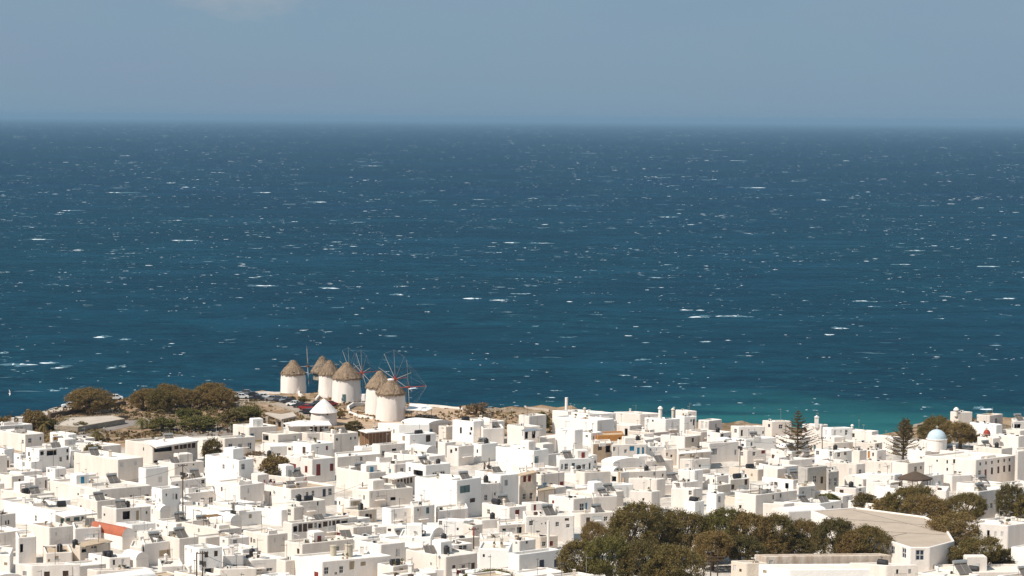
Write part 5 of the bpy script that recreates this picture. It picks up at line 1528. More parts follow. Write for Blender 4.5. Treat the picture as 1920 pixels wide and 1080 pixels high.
# ------------------------------------------------------------------ names for the houses (where each one stands)
MARKS = [('windmill row', 640, 740), ('big tiered conifer', 1495, 820), ('second tiered conifer', 1693, 830), ('bronze canopy', 1715, 890), ('big grove', 1200, 970), ('round-headed tree', 1912, 1010),
         ('tall utility pole', 343, 920), ('second utility pole', 437, 965), ('twin bottom poles', 372, 1060), ('red-topped pole', 888, 1005), ('thin seaside pole', 1541, 845), ('thin brown pole', 1387, 855),
         ('pale-stemmed tree', 512, 880), ('tamarisk clump', 188, 850), ('clipped green bush', 316, 982), ('low bottom tree', 915, 1070), ('small flat-topped tree', 1557, 940), ('fan palm', 181, 815)]
REFS = [(h['ref'], *h['px']) for h in HOUSES if h['ref']] + MARKS
used = set()
for h in HOUSES:
    x, y = h['px']
    c = sorted(REFS, key=lambda r: (r[1] - x) ** 2 + ((r[2] - y) * 1.6) ** 2)
    h['loc'] = None
    for r in c:
        if r[0] == h['ref']: continue
        dx, dy = x - r[1], y - r[2]
        if abs(dx) > 2.0 * abs(dy): d = 'right of' if dx > 0 else 'left of'
        elif abs(dx) > .6 * abs(dy): d = ('lower ' if dy > 0 else 'upper ') + ('right of' if dx > 0 else 'left of')
        else: d = 'in front of' if dy > 0 else 'behind'
        if (d, r[0]) in used: continue
        used.add((d, r[0])); h['loc'] = d + ' the ' + r[0]; break
    h['name'] = 'the ' + h['ref'] if h['ref'] else ('the house ' + h['loc'] if len(h['loc'].split()) < 8 else 'the house ' + h['loc'])
    if not h['label']:
        w = h.get('codes') or []
        vis = [o for o in h['root'].children if o.name.split('.')[0] in ('window', 'shuttered_window', 'door', 'porch_dark_pane')]
        cs = [CNAME[q] for q in w][:len(vis)]
        size = 'small ' if h['area'] < 30 else ('long ' if h['area'] > 130 else '')
        colr = {'cream': 'cream', 'greywall': 'grey', 'orange': 'orange'}.get(h['wallm'], 'white')
        rf = {'rooftan': 'tan', 'roofgrey': 'grey', 'roofbeige': 'beige'}.get(h['roofm'])
        if len(vis) == 0: ft = 'blank-walled '
        elif len(vis) == 1: ft = 'one-opening '
        else: ft = ''
        tail = ''
        if len(vis) == 2 and cs: tail = ' with two openings'
        elif len(vis) > 2: tail = ' with several openings'
        if rf: tail = ' with a %s roof' % rf
        noun = 'shed' if (h.get('cat') == 'outbuilding') else ('block' if len(vis) == 0 else 'house')
        h['label'] = (size + colr + ' ' + ft + noun + tail + ' ' + h['loc']).replace('  ', ' ')
        if len(h['label'].split()) > 16: h['label'] = colr + ' ' + noun + ' ' + h['loc']
    if len(h['label'].split()) > 16: print('LONG', h['label'])
    if len(h['label'].split()) > 16: h['label'] = h['label'].replace(' in front of the ', ' before the ').replace(' with several openings', '').replace(' with two openings', '')
    if h['label'].rstrip().endswith('pole') is False and len(h['label'].split()) < 4: h['label'] += ' among the white roofs'
    tag(h['root'], h['label'], h.get('cat') or 'house', 'white houses of the town' if h.get('cat', 'house') == 'house' else None)

def roof_at(px, py):
    best = None
    for h in HOUSES:
        p = at(px, py, h['z'])
        if pip(p.x, p.y, h['pts']) and (best is None or p.y < best[1].y): best = (h, p)
    return best
def roof_pt(h, m=.8):
    P = h['pts']; n = len(P); w = [rg.random() ** .6 for _ in P]; t = sum(w)
    cx = sum(p[0] for p in P) / n; cy = sum(p[1] for p in P) / n
    x = sum(w[i] * P[i][0] for i in range(n)) / t; y = sum(w[i] * P[i][1] for i in range(n)) / t
    return cx + (x - cx) * 1.5, cy + (y - cy) * 1.5
def inside(h, x, y, m):
    P = h['pts']
    return all(pip(x + dx, y + dy, P) for dx, dy in ((-m, 0), (m, 0), (0, -m), (0, m)))

rg = random.Random(77)
# shared meshes -------------------------------------------------
def m_box(name, mt, *bs):
    mb = MB()
    for b in bs: mb.box(*b)
    return mb.mesh(name, W[mt])
mb = MB()
for i in range(2):
    x0 = -1.0 + i * 1.02
    mb.quad((x0, -.9, .12), (x0 + .96, -.9, .12), (x0 + .96, .65, 1.25), (x0, .65, 1.25)); mb.quad((x0, -.9, .06), (x0, .65, 1.19), (x0 + .96, .65, 1.19), (x0 + .96, -.9, .06))
    mb.quad((x0, -.9, .06), (x0 + .96, -.9, .06), (x0 + .96, -.9, .12), (x0, -.9, .12)); mb.quad((x0, -.9, .06), (x0, -.9, .12), (x0, .65, 1.25), (x0, .65, 1.19)); mb.quad((x0 + .96, -.9, .12), (x0 + .96, -.9, .06), (x0 + .96, .65, 1.19), (x0 + .96, .65, 1.25))
PANEL = mb.mesh('panel', W['panel'])
mb = MB()
for x in (-1, -.02, .96):
    mb.tube((x, -.9, .14), (x, .65, 1.27), .03, n=4); mb.tube((x, .65, 0), (x, .65, 1.4), .03, n=4); mb.tube((x, -.9, 0), (x, .65, .02), .03, n=4)
FRAME = mb.mesh('frame', W['metal'])
mb = MB(); mb.tube((-1.0, .75, 1.45), (1.0, .75, 1.45), .27, n=12); BOILER = mb.mesh('boiler', W['metal'])
mb = MB(); mb.tube((-.8, 0, .62), (.8, 0, .62), .55, n=14); TANKH = mb.mesh('tank', W['black'])
TFR = m_box('cradle', 'darkmetal', (-.6, -.5, -.4, .4, 0, .22), (.5, .6, -.4, .4, 0, .22))
mb = MB(); mb.lathe([(.5, 0), (.5, 1.1), (.42, 1.25), (.2, 1.32), (.2, 1.4), (.01, 1.4)], 14); TANKV = mb.mesh('tank', W['black'])
ACB = m_box('casing', 'frame', (-.42, .42, -.16, .16, .12, .72)); ACF = m_box('fan_grille', 'darkmetal', (-.30, .12, -.19, -.16, .2, .64)); ACL = m_box('bracket', 'metal', (-.4, -.34, -.14, .14, 0, .12), (.34, .4, -.14, .14, 0, .12))
mb = MB(); mb.lathe([(.16, 0), (.24, .38), (.2, .38), (.01, .34)], 10); POT = mb.mesh('pot', W['tan'])
PLANT = crown_mesh(900, nclump=9, per=14, leaf=.45, spread=.3, m='leaf_green', hollow=.2)
PLANTR = crown_mesh(901, nclump=9, per=14, leaf=.45, spread=.3, m='leaf_dark', hollow=.2)
def mk(kind, x, y, z, rz, sc=1.0):
    if kind == 'heater':
        r = empty('solar_heater', (x, y, z), rz); link('panel', PANEL, r); link('frame', FRAME, r); link('boiler', BOILER, r); r.scale = (sc,) * 3
    elif kind == 'collector':
        r = empty('solar_collector', (x, y, z), rz); link('panel', PANEL, r); link('frame', FRAME, r); r.scale = (sc,) * 3
    elif kind == 'tank':
        r = empty('water_tank', (x, y, z), rz); link('tank', TANKH, r); link('cradle', TFR, r); r.scale = (sc,) * 3
    elif kind == 'drum':
        r = link('water_tank', TANKV, None, (x, y, z)); r.scale = (sc,) * 3
    elif kind == 'ac':
        r = empty('air_conditioner', (x, y, z), rz); link('casing', ACB, r); link('fan_grille', ACF, r); link('bracket', ACL, r); r.scale = (sc,) * 3
    elif kind == 'plant':
        r = empty('potted_plant', (x, y, z), rz); link('pot', POT, r); link('foliage', rg.choice([PLANT, PLANTR]), r, (0, 0, .3), None, (.38, .38, .4)); r.scale = (sc,) * 3
    return r
ITEMS = {}      # (host, kind) -> list of (x, obj)
PHR = {'heater': ('solar heater with tank on', 'solar heater'), 'collector': ('tilted solar panel on', 'solar panel'), 'tank': ('black water tank on', 'water tank'), 'drum': ('upright water drum on', 'water tank'),
       'ac': ('air conditioner box on', 'air conditioner'), 'plant': ('potted plant on', 'potted plant')}
GRP = {'heater': 'solar water heaters on the roofs', 'collector': 'solar panels on the roofs', 'tank': 'black water tanks on the roofs', 'drum': 'black water drums on the roofs', 'ac': 'air conditioner boxes on the roofs', 'plant': 'potted plants on the roofs'}
OCC = []
def place(kind, h, x, y, rz=None, sc=1.0):
    if rz is None: rz = rg.uniform(-.15, .15) + (math.radians(28) if kind in ('heater', 'collector') else math.radians(rg.choice([20, 30, -45])))
    r = mk(kind, x, y, h['z'], rz, sc)
    ITEMS.setdefault((h['root'].name, kind), [h]).append((x, r)); OCC.append((x, y))
    return r
HAND = {'heater': [(118, 828), (212, 905), (368, 889), (410, 982), (531, 905), (578, 1006), (1170, 822), (1196, 824), (947, 838), (995, 838), (1073, 926), (1029, 965), (972, 968), (1260, 903), (1330, 920), (1348, 918), (1392, 872), (1490, 895), (1697, 862), (1708, 863), (1716, 864), (1805, 1076), (1832, 1078), (1208, 870), (1131, 775), (1245, 925), (945, 945), (525, 1073), (905, 822)],
        'collector': [(12, 832), (22, 833), (560, 1012), (600, 1004), (612, 1003), (730, 1002), (385, 1020), (843, 890), (852, 889), (862, 888), (872, 887), (882, 887), (460, 1056), (500, 1040), (1235, 866), (1400, 872), (60, 810), (1376, 866), (652, 838), (1688, 862), (1150, 822)],
        'tank': [(115, 950), (132, 950), (863, 822), (1140, 865), (1107, 766), (1335, 806), (1367, 806), (930, 946), (2, 944), (882, 834), (1090, 768), (660, 1024)],
        'drum': [(874, 835), (966, 884), (141, 1026), (124, 1055), (235, 1032), (1085, 884), (30, 838), (1285, 925), (312, 960), (326, 888)],
        'ac': [(185, 1010), (938, 970), (195, 896), (88, 984), (820, 1054), (775, 1055), (1262, 918), (1300, 970), (305, 1058), (1765, 905)]}
for kind, L_ in HAND.items():
    for (px, py) in L_:
        q = roof_at(px, py)
        if q: place(kind, q[0], q[1].x, q[1].y, sc=1.25 if kind in ('heater', 'collector') and py > 1000 else (1.1 if kind in ('heater', 'collector') else 1.0))
def free(x, y, d=1.6): return all((x - a) ** 2 + (y - b) ** 2 > d * d for a, b in OCC)
N_AUTO = {'heater': 0, 'collector': 0, 'tank': 0, 'drum': 0, 'ac': 0, 'plant': 0}
AER = []
for h in HOUSES:
    if h['root'].name.startswith('hall') or h.get('ref') in ('low white slab roof', 'orange walled room'): continue
    if any(o.name.startswith('vault') for o in h['root'].children): continue
    c = h['root'].location; a = h['area']; zr = h['z'] - c.z; zt = h['ztop'] - c.z
    ang = math.atan2(h['pts'][1][1] - h['pts'][0][1], h['pts'][1][0] - h['pts'][0][0])
    shore = h['px'][1] < 800
    def spot(m):
        for _ in range(14):
            x, y = roof_pt(h)
            if inside(h, x, y, m) and free(x, y, m * 1.3): return x, y
        return None
    if a > 38 and rg.random() < .62 and not shore:          # stair head room on the roof
        s_ = spot(1.9)
        if s_:
            w, d_, hh = rg.uniform(1.0, 2.4 if a > 80 else 1.6), rg.uniform(1.1, 2.2 if a > 80 else 1.6), rg.choice([.5, .7, 1.2, 1.8, 2.1, 2.4])
            mb = MB(); mb.box(-w, w, -d_, d_, -.3, hh - .1); mb.box(-w + .08, w - .08, -d_ + .08, d_ - .08, hh - .1, hh)
            r = mb.build('stair_head', W[rg.choice(['white', 'bright', 'white2'])], h['root'], (s_[0] - c.x, s_[1] - c.y, zr), (0, 0, ang))
            if hh > 1.7 and rg.random() < .5: link('window', pane_me('glass'), r, (-w - .02, rg.uniform(-.5, .5), hh * .45), (0, 0, -1.571), (.5, 1, .6))
            if hh > 1.7 and rg.random() < .75: link('door', door_me(rg.choice(['s_brown', 's_grey', 's_brown', 's_red', 's_white', 's_grey', 's_blue'])), r, (0, -d_ - .02, .02), None, (.75, 1, 1.4))
            OCC.append(s_)
    if a > 22 and rg.random() < .6:
        s_ = spot(.5)
        if s_:
            rr = rg.uniform(.2, .36); hh = rg.uniform(.8, 1.7); mb = MB(); rd = rg.random() < .4
            if rd: mb.lathe([(rr, -.2), (rr, hh - .4), (rr * 1.35, hh - .35), (rr * 1.3, hh - .2), (.01, hh)], 10)
            else:
                mb.box(-rr, rr, -rr, rr, -.2, hh - .3); mb.box(-rr * 1.2, rr * 1.2, -rr * 1.2, rr * 1.2, hh - .12, hh)
                for sx in (-1, 1):
                    for sy in (-1, 1): mb.box(sx * rr * .75 - .05, sx * rr * .75 + .05, sy * rr * .75 - .05, sy * rr * .75 + .05, hh - .3, hh - .12)
            mb.build('chimney', W[rg.choice(['white', 'white', 'bright', 'cream'])], h['root'], (s_[0] - c.x, s_[1] - c.y, zr)); OCC.append(s_)
    for _ in range(rg.choice([0, 1, 1, 1, 2])):
        s_ = spot(.3)
        if s_:
            hh = rg.uniform(1.8, 3.6); mb = MB(); mb.tube((0, 0, -.1), (0, 0, hh), .035, n=5)
            n_ = rg.randint(3, 6)
            if rg.random() < .75:
                mb.tube((-.1, 0, hh * .9), (1.0, .3, hh * .9), .02, n=3)
                for q in range(n_): mb.tube((.1 + q * .17, -.35 + q * .07, hh * .9), (.1 + q * .17, .35 + q * .04, hh * .9), .014, n=3)
            else: mb.lathe([(.02, hh), (.3, hh + .1), (.02, hh + .12)], 8)
            mb.build('aerial', W[rg.choice(['metal', 'darkmetal', 'metal'])], h['root'], (s_[0] - c.x, s_[1] - c.y, zr), (0, 0, rg.uniform(0, 6)))
    for _q in range(rg.choice([0, 0, 1, 1, 2]) if a > 25 else 0):                        # dividing walls and kerbs of the terraces
        s_ = spot(1.0)
        if s_:
            w = rg.uniform(.8, 2.2); hh = rg.uniform(.5, 1.1); mb = MB(); mb.box(-w, w, -.12, .12, -.2, hh)
            if rg.random() < .5: mb.box(-w, -w + .24, .12, w * .9, -.2, hh)
            mb.build('partition_wall', W['white'], h['root'], (s_[0] - c.x, s_[1] - c.y, zr), (0, 0, ang + rg.choice([0, 1.57])))
    if a > 40 and rg.random() < .16 and not shore:          # timber or metal pergola
        s_ = spot(1.7)
        if s_:
            w = rg.uniform(1.2, 2.0); mb = MB(); mt = rg.choice(['s_wood', 'metal', 'darkmetal', 'frame'])
            for sx in (-w, w):
                for sy in (-w * .8, w * .8): mb.tube((sx, sy, 0), (sx, sy, 1.9), .05, n=4)
                mb.tube((sx, -w * .9, 1.92), (sx, w * .9, 1.92), .05, n=4)
            p_ = mb.build('pergola', W[mt], h['root'], (s_[0] - c.x, s_[1] - c.y, zr), (0, 0, ang))
            if rg.random() < .7:
                m2 = MB(); m2.box(-w, w, -w * .85, w * .85, 1.97, 2.03); m2.build('shade', W[rg.choice(['reed', 'fabric', 's_tan', 'reed'])], p_)
            OCC.append(s_)
    # small fittings: pipes, hatches, vents, crates
    for _ in range(rg.choice([0, 1, 2, 2, 3])):
        s_ = spot(.35)
        if not s_: continue
        k = rg.random(); mb = MB()
        if k < .35:
            w_ = rg.uniform(.15, .4); mb.box(-w_, w_, -w_ * .8, w_ * .8, 0, rg.uniform(.2, .6)); nm, mt = 'vent_box', rg.choice(['darkmetal', 's_tan', 'metal', 's_brown', 'black', 'cream'])
        elif k < .6:
            L_ = rg.uniform(.6, 2.2); mb.tube((-L_, 0, .12), (L_, 0, .12), .05, n=5); mb.tube((L_, 0, 0), (L_, 0, .5), .05, n=5); nm, mt = 'pipe', rg.choice(['metal', 'darkmetal', 's_tan'])
        elif k < .8:
            mb.lathe([(.03, 0), (.03, .9)], 6); mb.lathe([(.02, .75), (.42, .95), (.45, 1.0), (.02, .8)], 12, .12, -.1); nm, mt = 'satellite_dish', rg.choice(['metal', 'frame', 'darkmetal'])
        else:
            w_ = rg.uniform(.4, .9); mb.box(-w_, w_, -w_ * .7, w_ * .7, .0, .14); mb.box(-w_ * .9, w_ * .9, -w_ * .6, w_ * .6, .14, .2); nm, mt = 'hatch', rg.choice(['s_grey', 'roofgrey', 'rooftan', 's_white'])
        mb.build(nm, W[mt], h['root'], (s_[0] - c.x, s_[1] - c.y, zr), (0, 0, rg.uniform(0, 6)))
    # a flight of outside stairs climbing the shaded or the sunlit wall
    if h.get('fill') and h['area'] > 28 and rg.random() < .22:
        e_ = rg.choice([0, 3]); A_, B_ = Vector(h['L'][e_]), Vector(h['L'][(e_ + 1) % len(h['L'])]); u = (B_ - A_); ln = u.length; u /= ln; nr = Vector((u.y, -u.x)); mb = MB()
        n_ = min(12, int(ln / .28)); z0_ = zr - n_ * .2; 
        for i in range(n_):
            p_ = A_ + u * (.2 + i * .27); q_ = p_ + u * .27
            mb.prism([tuple(p_ + nr * .9), tuple(q_ + nr * .9), tuple(q_), tuple(p_)], 0, z0_ + (i + 1) * .2)
        mb.build('outside_stairs', W['white'], h['root'])
    # ledge running along the wall head, and a balcony with a railing
    if rg.random() < .25:
        e_ = 0; A_, B_ = Vector(h['L'][0]), Vector(h['L'][1]); u = (B_ - A_); ln = u.length; u /= ln; nr = Vector((u.y, -u.x))
        if ln > 3.5:
            t0 = rg.uniform(.4, ln - 3); w_ = rg.uniform(1.6, 2.6); zz = rg.choice([zt * .5, zt - 2.4]) ; mb = MB(); p_ = A_ + u * t0; q_ = p_ + u * w_
            if zz > .8:
                mb.prism([tuple(p_ + nr * .9), tuple(q_ + nr * .9), tuple(q_ + nr * .01), tuple(p_ + nr * .01)], zz, zz + .12)
                b_ = mb.build('balcony', W['white'], h['root']); m2 = MB()
                for i in range(9): r_ = (p_ + nr * .86).lerp(q_ + nr * .86, i / 8); m2.tube((r_.x, r_.y, zz + .12), (r_.x, r_.y, zz + 1), .025, n=3)
                a3, b3 = p_ + nr * .86, q_ + nr * .86; m2.tube((a3.x, a3.y, zz + 1), (b3.x, b3.y, zz + 1), .03, n=4); m2.build('railing', W[rg.choice(['s_grey', 's_brown', 's_blue', 'darkmetal', 's_white'])], b_)
    if rg.random() < .35:                                   # drain pipe and cable down the shaded wall
        A_, B_ = Vector(h['L'][0]), Vector(h['L'][1]); u = (B_ - A_); ln = u.length; u /= ln; nr = Vector((u.y, -u.x))
        q = A_ + u * rg.uniform(.4, ln - .4) + nr * .06; mb = MB(); mb.tube((q.x, q.y, 0), (q.x, q.y, zt - .3), .04, n=4); mb.build('drain_pipe', W[rg.choice(['frame', 'metal', 's_tan'])], h['root'])
    pr = [('heater', .24 if a > 30 else 0, 1.4, 50), ('collector', .09 if a > 30 else 0, 1.4, 20), ('tank', .08, 1.1, 14), ('drum', .11, .8, 24), ('ac', .26, .7, 50), ('plant', .26, .5, 60)]
    for kind, p_, m_, mx in pr:
        if rg.random() < p_ and N_AUTO[kind] < mx:
            s_ = spot(m_)
            if s_:
                place(kind, h, *s_); N_AUTO[kind] += 1
                if kind == 'plant' and rg.random() < .5:
                    s2 = spot(.5)
                    if s2: place(kind, h, *s2)
ORD = ['leftmost', 'second', 'third', 'fourth', 'fifth', 'sixth', 'seventh']
for (_, kind), L_ in ITEMS.items():
    h = L_[0]; its = sorted(L_[1:], key=lambda t: t[0] / t[1].location.y); n = len(its)
    for i, (x, o) in enumerate(its):
        base = PHR[kind][0] + ' ' + h['name']
        if n == 2: base = ('left ', 'right ')[i] + base
        elif n > 2: base = ('leftmost ' if i == 0 else ('rightmost ' if i == n - 1 else ORD[min(i, 6)] + '-from-left ')) + base
        if len(base.split()) > 16: base = base.replace('the house ', 'house ').replace(' box', '').replace(' with tank', '')
        if len(base.split()) > 16: base = base.replace(' in front of the ', ' before ').replace('-from-left', '').replace(' the ', ' ')
        tag(o, base, PHR[kind][1], GRP[kind])

# ------------------------------------------------------------------ utility poles and cables
POLES = []
def pole(px, ytop, ybase, label, arms=1, r=.14, name='utility_pole', cat='utility pole', mt='polewood', kit=True, tip=None):
    q = roof_at(px, ybase) if ybase < 1075 and False else None
    g = ground_hit(px, ybase); s = ppm(g.y); h = (ybase - ytop) / s
    root = empty(name, tuple(g)); mb = MB(); mb.tube((0, 0, -.4), (0, 0, h), r, r * .7, n=8); mb.build('shaft', W[mt], root)
    if tip: m2 = MB(); m2.tube((0, 0, h - 1.6), (0, 0, h + .02), r * .9, n=8); m2.build('painted_top', W[tip], root)
    for k in range(arms):
        z = h - .35 - k * .75; m2 = MB(); m2.box(-.95, .95, -.06, .06, z - .06, z + .06)
        a = m2.build('crossarm', W[mt], root, None, (0, 0, .35))
        for q in (-.85, -.3, .3, .85):
            m3 = MB(); m3.lathe([(.07, z + .06), (.09, z + .16), (.05, z + .3), (.01, z + .3)], 6, q, 0); m3.build('insulator', W['darkmetal'], a)
    if kit:
        m2 = MB(); m2.box(.1, .55, -.22, .22, h - 2.6, h - 1.7); m2.box(-.5, -.12, -.18, .18, h - 2.2, h - 1.6); m2.build('junction_box', W['darkmetal'], root)
    tag(root, label, cat); POLES.append((Vector((g.x, g.y, g.z + h - .3)), label))
    return root
pole(343, 868, 975, 'tall utility pole with a junction box, right of the small shaded cube house')
pole(437, 940, 995, 'short utility pole on the flat roofs left of the white apartment row')
pole(369, 1034, 1120, 'left pole of the twin bottom poles in front of the maroon curtain house', 0, kit=False)
pole(380, 1031, 1122, 'right pole of the twin bottom poles, carrying a junction box', 1)
pole(888, 988, 1030, 'dark pole with a red top beside the wide dark porch house', 1, tip='redpaint', kit=False)
pole(680, 903, 944, 'short wooden pole between the red chair roof house and the navy door house', 0)
pole(917, 858, 884, 'small dark pole in the town centre beside a thin pale palm', 0)
pole(1387, 822, 884, 'thin brown pole with a crossbar left of the small red door cottage', 1)
pole(1541, 818, 874, 'thin brown pole right of the big tiered conifer', 1, kit=False)
pole(1395, 888, 918, 'short dark pole between solar panels right of the cream houses', 0, r=.1, kit=False)
pole(1372, 1008, 1060, 'slim grey lamp mast standing in front of the big grove', 0, r=.07, mt='metal', kit=False, name='lamp_mast', cat='mast')
pole(1028, 975, 1034, 'thick white double flue rising beside the five window grove house', 0, r=.28, mt='white', kit=False, name='flue_pipe', cat='flue')
pole(1741, 1030, 1074, 'slim white post beside the bottom right flat roof', 0, r=.08, mt='frame', kit=False, name='white_post', cat='post')
# timber H-frame with several uprights
g = ground_hit(1338, 1110); s = ppm(g.y); root = empty('timber_pole_frame', tuple(g))
for px, yt in ((1320, 1040), (1333, 1038), (1346, 1030)):
    p = EYE + ray(px, yt) * g.y; mb = MB(); mb.tube((p.x - g.x, 0, -.3), (p.x - g.x, 0, p.z - g.z), .12, .1, n=7); mb.build('upright', W['polewood'], root)
for yy in (1044, 1050):
    a = EYE + ray(1311, yy + 1) * g.y - g; b = EYE + ray(1360, yy) * g.y - g; mb = MB(); mb.tube((a.x, -.12, a.z), (b.x, -.12, b.z), .08, n=6); mb.build('crossbeam', W['polewood'], root)
tag(root, 'timber pole frame with three uprights and crossbeams in front of the grove', 'pole frame')
def cable(a, b, sag, label):
    mb = MB(); pts = []
    for i in range(15):
        t = i / 14; p = a.lerp(b, t); p.z -= sag * 4 * t * (1 - t); pts.append(p)
    for p, q in zip(pts, pts[1:]): mb.tube(p, q, .03, n=4, caps=False)
    tag(mb.build('overhead_cable', W['darkmetal']), label, 'cable', 'overhead cables of the town')
P_ = [p for p, _ in POLES]
def off(px, py, y): return EYE + ray(px, py) * y
for a, b, sg, lb in [(P_[0], off(190, 905, P_[0].y - 6), .8, 'thin cable running left from the tall utility pole'), (P_[0], P_[1], 1.0, 'cable between the tall utility pole and the short one on its right'),
                  (P_[1], P_[5], 1.6, 'long cable from the short utility pole towards the navy door house'), (P_[3], off(470, 1056, P_[3].y + 8), .9, 'cable sagging right from the twin bottom poles'),
                  (off(0, 1014, 420), off(118, 992, 418), .9, 'cable crossing the lower left corner towards the slim palm'), (off(118, 992, 418), off(236, 986, 424), .9, 'cable passing in front of the brick-red barrel roof'),
                  (P_[4], off(800, 1012, P_[4].y), .9, 'cable running left from the red-topped pole'), (P_[4], off(955, 1012, P_[4].y + 4), .7, 'cable running right from the red-topped pole'),
                  (P_[7], off(1330, 836, P_[7].y + 3), .5, 'cable running left from the thin brown pole by the red door cottage'), (P_[7], P_[8], .9, 'cable strung between the two thin brown poles beside the big conifer'),
                  (off(0, 936, 450), off(170, 932, 450), .7, 'cable crossing in front of the houses at the left frame edge'), (off(1850, 932, 462), off(1885, 926, 462), .2, 'short cable across the tall white house between the right-hand groves')]:
    cable(a, b, sg, lb)

# ------------------------------------------------------------------ bronze canopy, shelter, awnings, parasols
g = ground_hit(1715, 930); s = ppm(g.y); root = empty('shade_canopy', tuple(g)); R = 33 / s; ze = (930 - 895) / s; za = (930 - 882) / s
mb = MB(); k = 10
for i in range(k):
    a, b = 2 * math.pi * i / k, 2 * math.pi * (i + 1) / k
    A = (R * math.cos(a), R * .85 * math.sin(a), ze); B = (R * math.cos(b), R * .85 * math.sin(b), ze)
    mb.tri(A, B, (0, 0, za)); mb.quad((A[0], A[1], ze - .3), (B[0], B[1], ze - .3), B, A)
mb.build('canopy_cloth', W['bark'], root)
for i in range(6):
    a = 2 * math.pi * (i + .5) / 6; m2 = MB(); m2.tube((R * .92 * math.cos(a), R * .78 * math.sin(a), -.2), (R * .92 * math.cos(a), R * .78 * math.sin(a), ze), .07, n=5); m2.build('post', W['darkmetal'], root)
tag(root, 'dark bronze pointed canopy on thin posts above the right-hand trees', 'canopy')

g = ground_hit(524, 800); z8 = g.z
def poly_slab(name, pxs, z, th, mt, parent=None, origin=None):
    pts = [at(px, py, z) for px, py in pxs]
    ar = sum(pts[i].x * pts[(i + 1) % len(pts)].y - pts[(i + 1) % len(pts)].x * pts[i].y for i in range(len(pts)))
    if ar < 0: pts.reverse()
    o = origin or Vector((0, 0, 0)); mb = MB(); mb.prism([(p.x - o.x, p.y - o.y) for p in pts], z - th - o.z, z - o.z)
    return mb.build(name, W[mt], parent)
root = empty('concrete_shelter', tuple(g)); zt = (EYE + ray(520, 780) * (g.y - 2)).z
poly_slab('roof_slab', [(497, 774), (528, 786), (556, 780), (548, 771), (510, 771)], zt, .35, 'paleconc', root, g)
poly_slab('earth_cover', [(502, 772.5), (526, 776), (548, 772), (540, 769.5), (512, 770)], zt + .06, .05, 'soil', root, g)
for px in (500, 519, 529, 551):
    q = at(px, 786 if px == 529 else 779, zt); m2 = MB(); m2.box(q.x - g.x - .3, q.x - g.x + .3, q.y - g.y + .2, q.y - g.y + .8, -.5, zt - g.z - .35); m2.build('pillar', W['paleconc'], root)
tag(root, 'open concrete shelter with a pale slab roof on pillars beside the green shrub', 'shelter')

def sheet(name, pxs, mt, dz, label=None, kind='structure', z=None):
    zz = 8.0 if z is None else z
    pts = []
    for i, (px, py) in enumerate(pxs): p = ground_hit(px, py); pts.append(p)
    mb = MB(); n0 = []
    # drape: split along the outline and fan to the middle, following the ground
    c = sum((p for p in pts), Vector()) / len(pts)
    V = []
    for i in range(len(pts)):
        a, b = pts[i], pts[(i + 1) % len(pts)]; m = max(2, int((b - a).length / 3))
        V += [a.lerp(b, k / m) for k in range(m)]
    R_ = 8; rings = []
    for r in range(R_ + 1):
        rings.append([Vector((q.x, q.y, land_z(q.x, q.y) + dz)) for q in (c.lerp(v, max(r / R_, .002)) for v in V)])
    for r in range(R_):
        for i in range(len(V)):
            j = (i + 1) % len(V); mb.quad(rings[r][i], rings[r][j], rings[r + 1][j], rings[r + 1][i])
    o = mb.build(name, W[mt]); tag(o, kind=kind); return o
sheet('car_park', [(436, 741), (520, 742), (600, 758), (606, 792), (560, 775), (500, 757), (440, 753)], 'parking', .05)
sheet('bare_ground', [(765, 762), (868, 768), (905, 772), (880, 792), (820, 792), (770, 775)], 'sand', .05)
sheet('mill_path', [(580, 758), (690, 772), (800, 792), (700, 812), (650, 800), (600, 775)], 'sand', .04)
sheet('road', [(118, 812), (205, 791), (310, 783), (330, 788), (245, 800), (150, 822)], 'asphalt', .05)
sheet('lane', [(300, 812), (440, 800), (500, 806), (520, 815), (420, 822), (300, 826)], 'asphalt', .06)
sheet('shore_track', [(20, 778), (88, 771), (122, 762), (150, 759), (146, 765), (100, 780), (30, 790)], 'paleconc', .05)

def wall_line(name, pxs, h, t, mt, label, cat='wall', bl=0, cap=None):
    pts = [ground_hit(*q) for q in pxs]; mb = MB(); fin = []
    for a, b in zip(pts, pts[1:]):
        m = max(1, int((b - a).length / 1.5)); fin += [a.lerp(b, k / m) for k in range(m)]
    fin.append(pts[-1]); rg_ = random.Random(len(fin)); prev = None
    for i in range(len(fin) - 1):
        a, b = fin[i], fin[i + 1]; d = (b - a).xy.normalized(); n_ = Vector((-d.y, d.x)) * t / 2
        za, zb = land_z(a.x, a.y), land_z(b.x, b.y); ha = prev if prev else h * rg_.uniform(.9, 1.1); hb = h * rg_.uniform(.85, 1.12); prev = hb
        A = [(a.x + n_.x, a.y + n_.y), (a.x - n_.x, a.y - n_.y), (b.x - n_.x, b.y - n_.y), (b.x + n_.x, b.y + n_.y)]
        mb.quad((*A[1], za - .4), (*A[2], zb - .4), (*A[2], zb + hb), (*A[1], za + ha)); mb.quad((*A[3], zb - .4), (*A[0], za - .4), (*A[0], za + ha), (*A[3], zb + hb))
        mb.quad((*A[0], za + ha), (*A[1], za + ha), (*A[2], zb + hb), (*A[3], zb + hb))
        if i == 0: mb.quad((*A[0], za - .4), (*A[1], za - .4), (*A[1], za + ha), (*A[0], za + ha))
        if i == len(fin) - 2: mb.quad((*A[2], zb - .4), (*A[3], zb - .4), (*A[3], zb + hb), (*A[2], zb + hb))
    tag(mb.build(name, W[mt]), label, cat)
wall_line('sea_wall', [(436, 739), (480, 738), (526, 739)], .55, .5, 'white', 'low pale wall along the sea edge behind the parked cars')
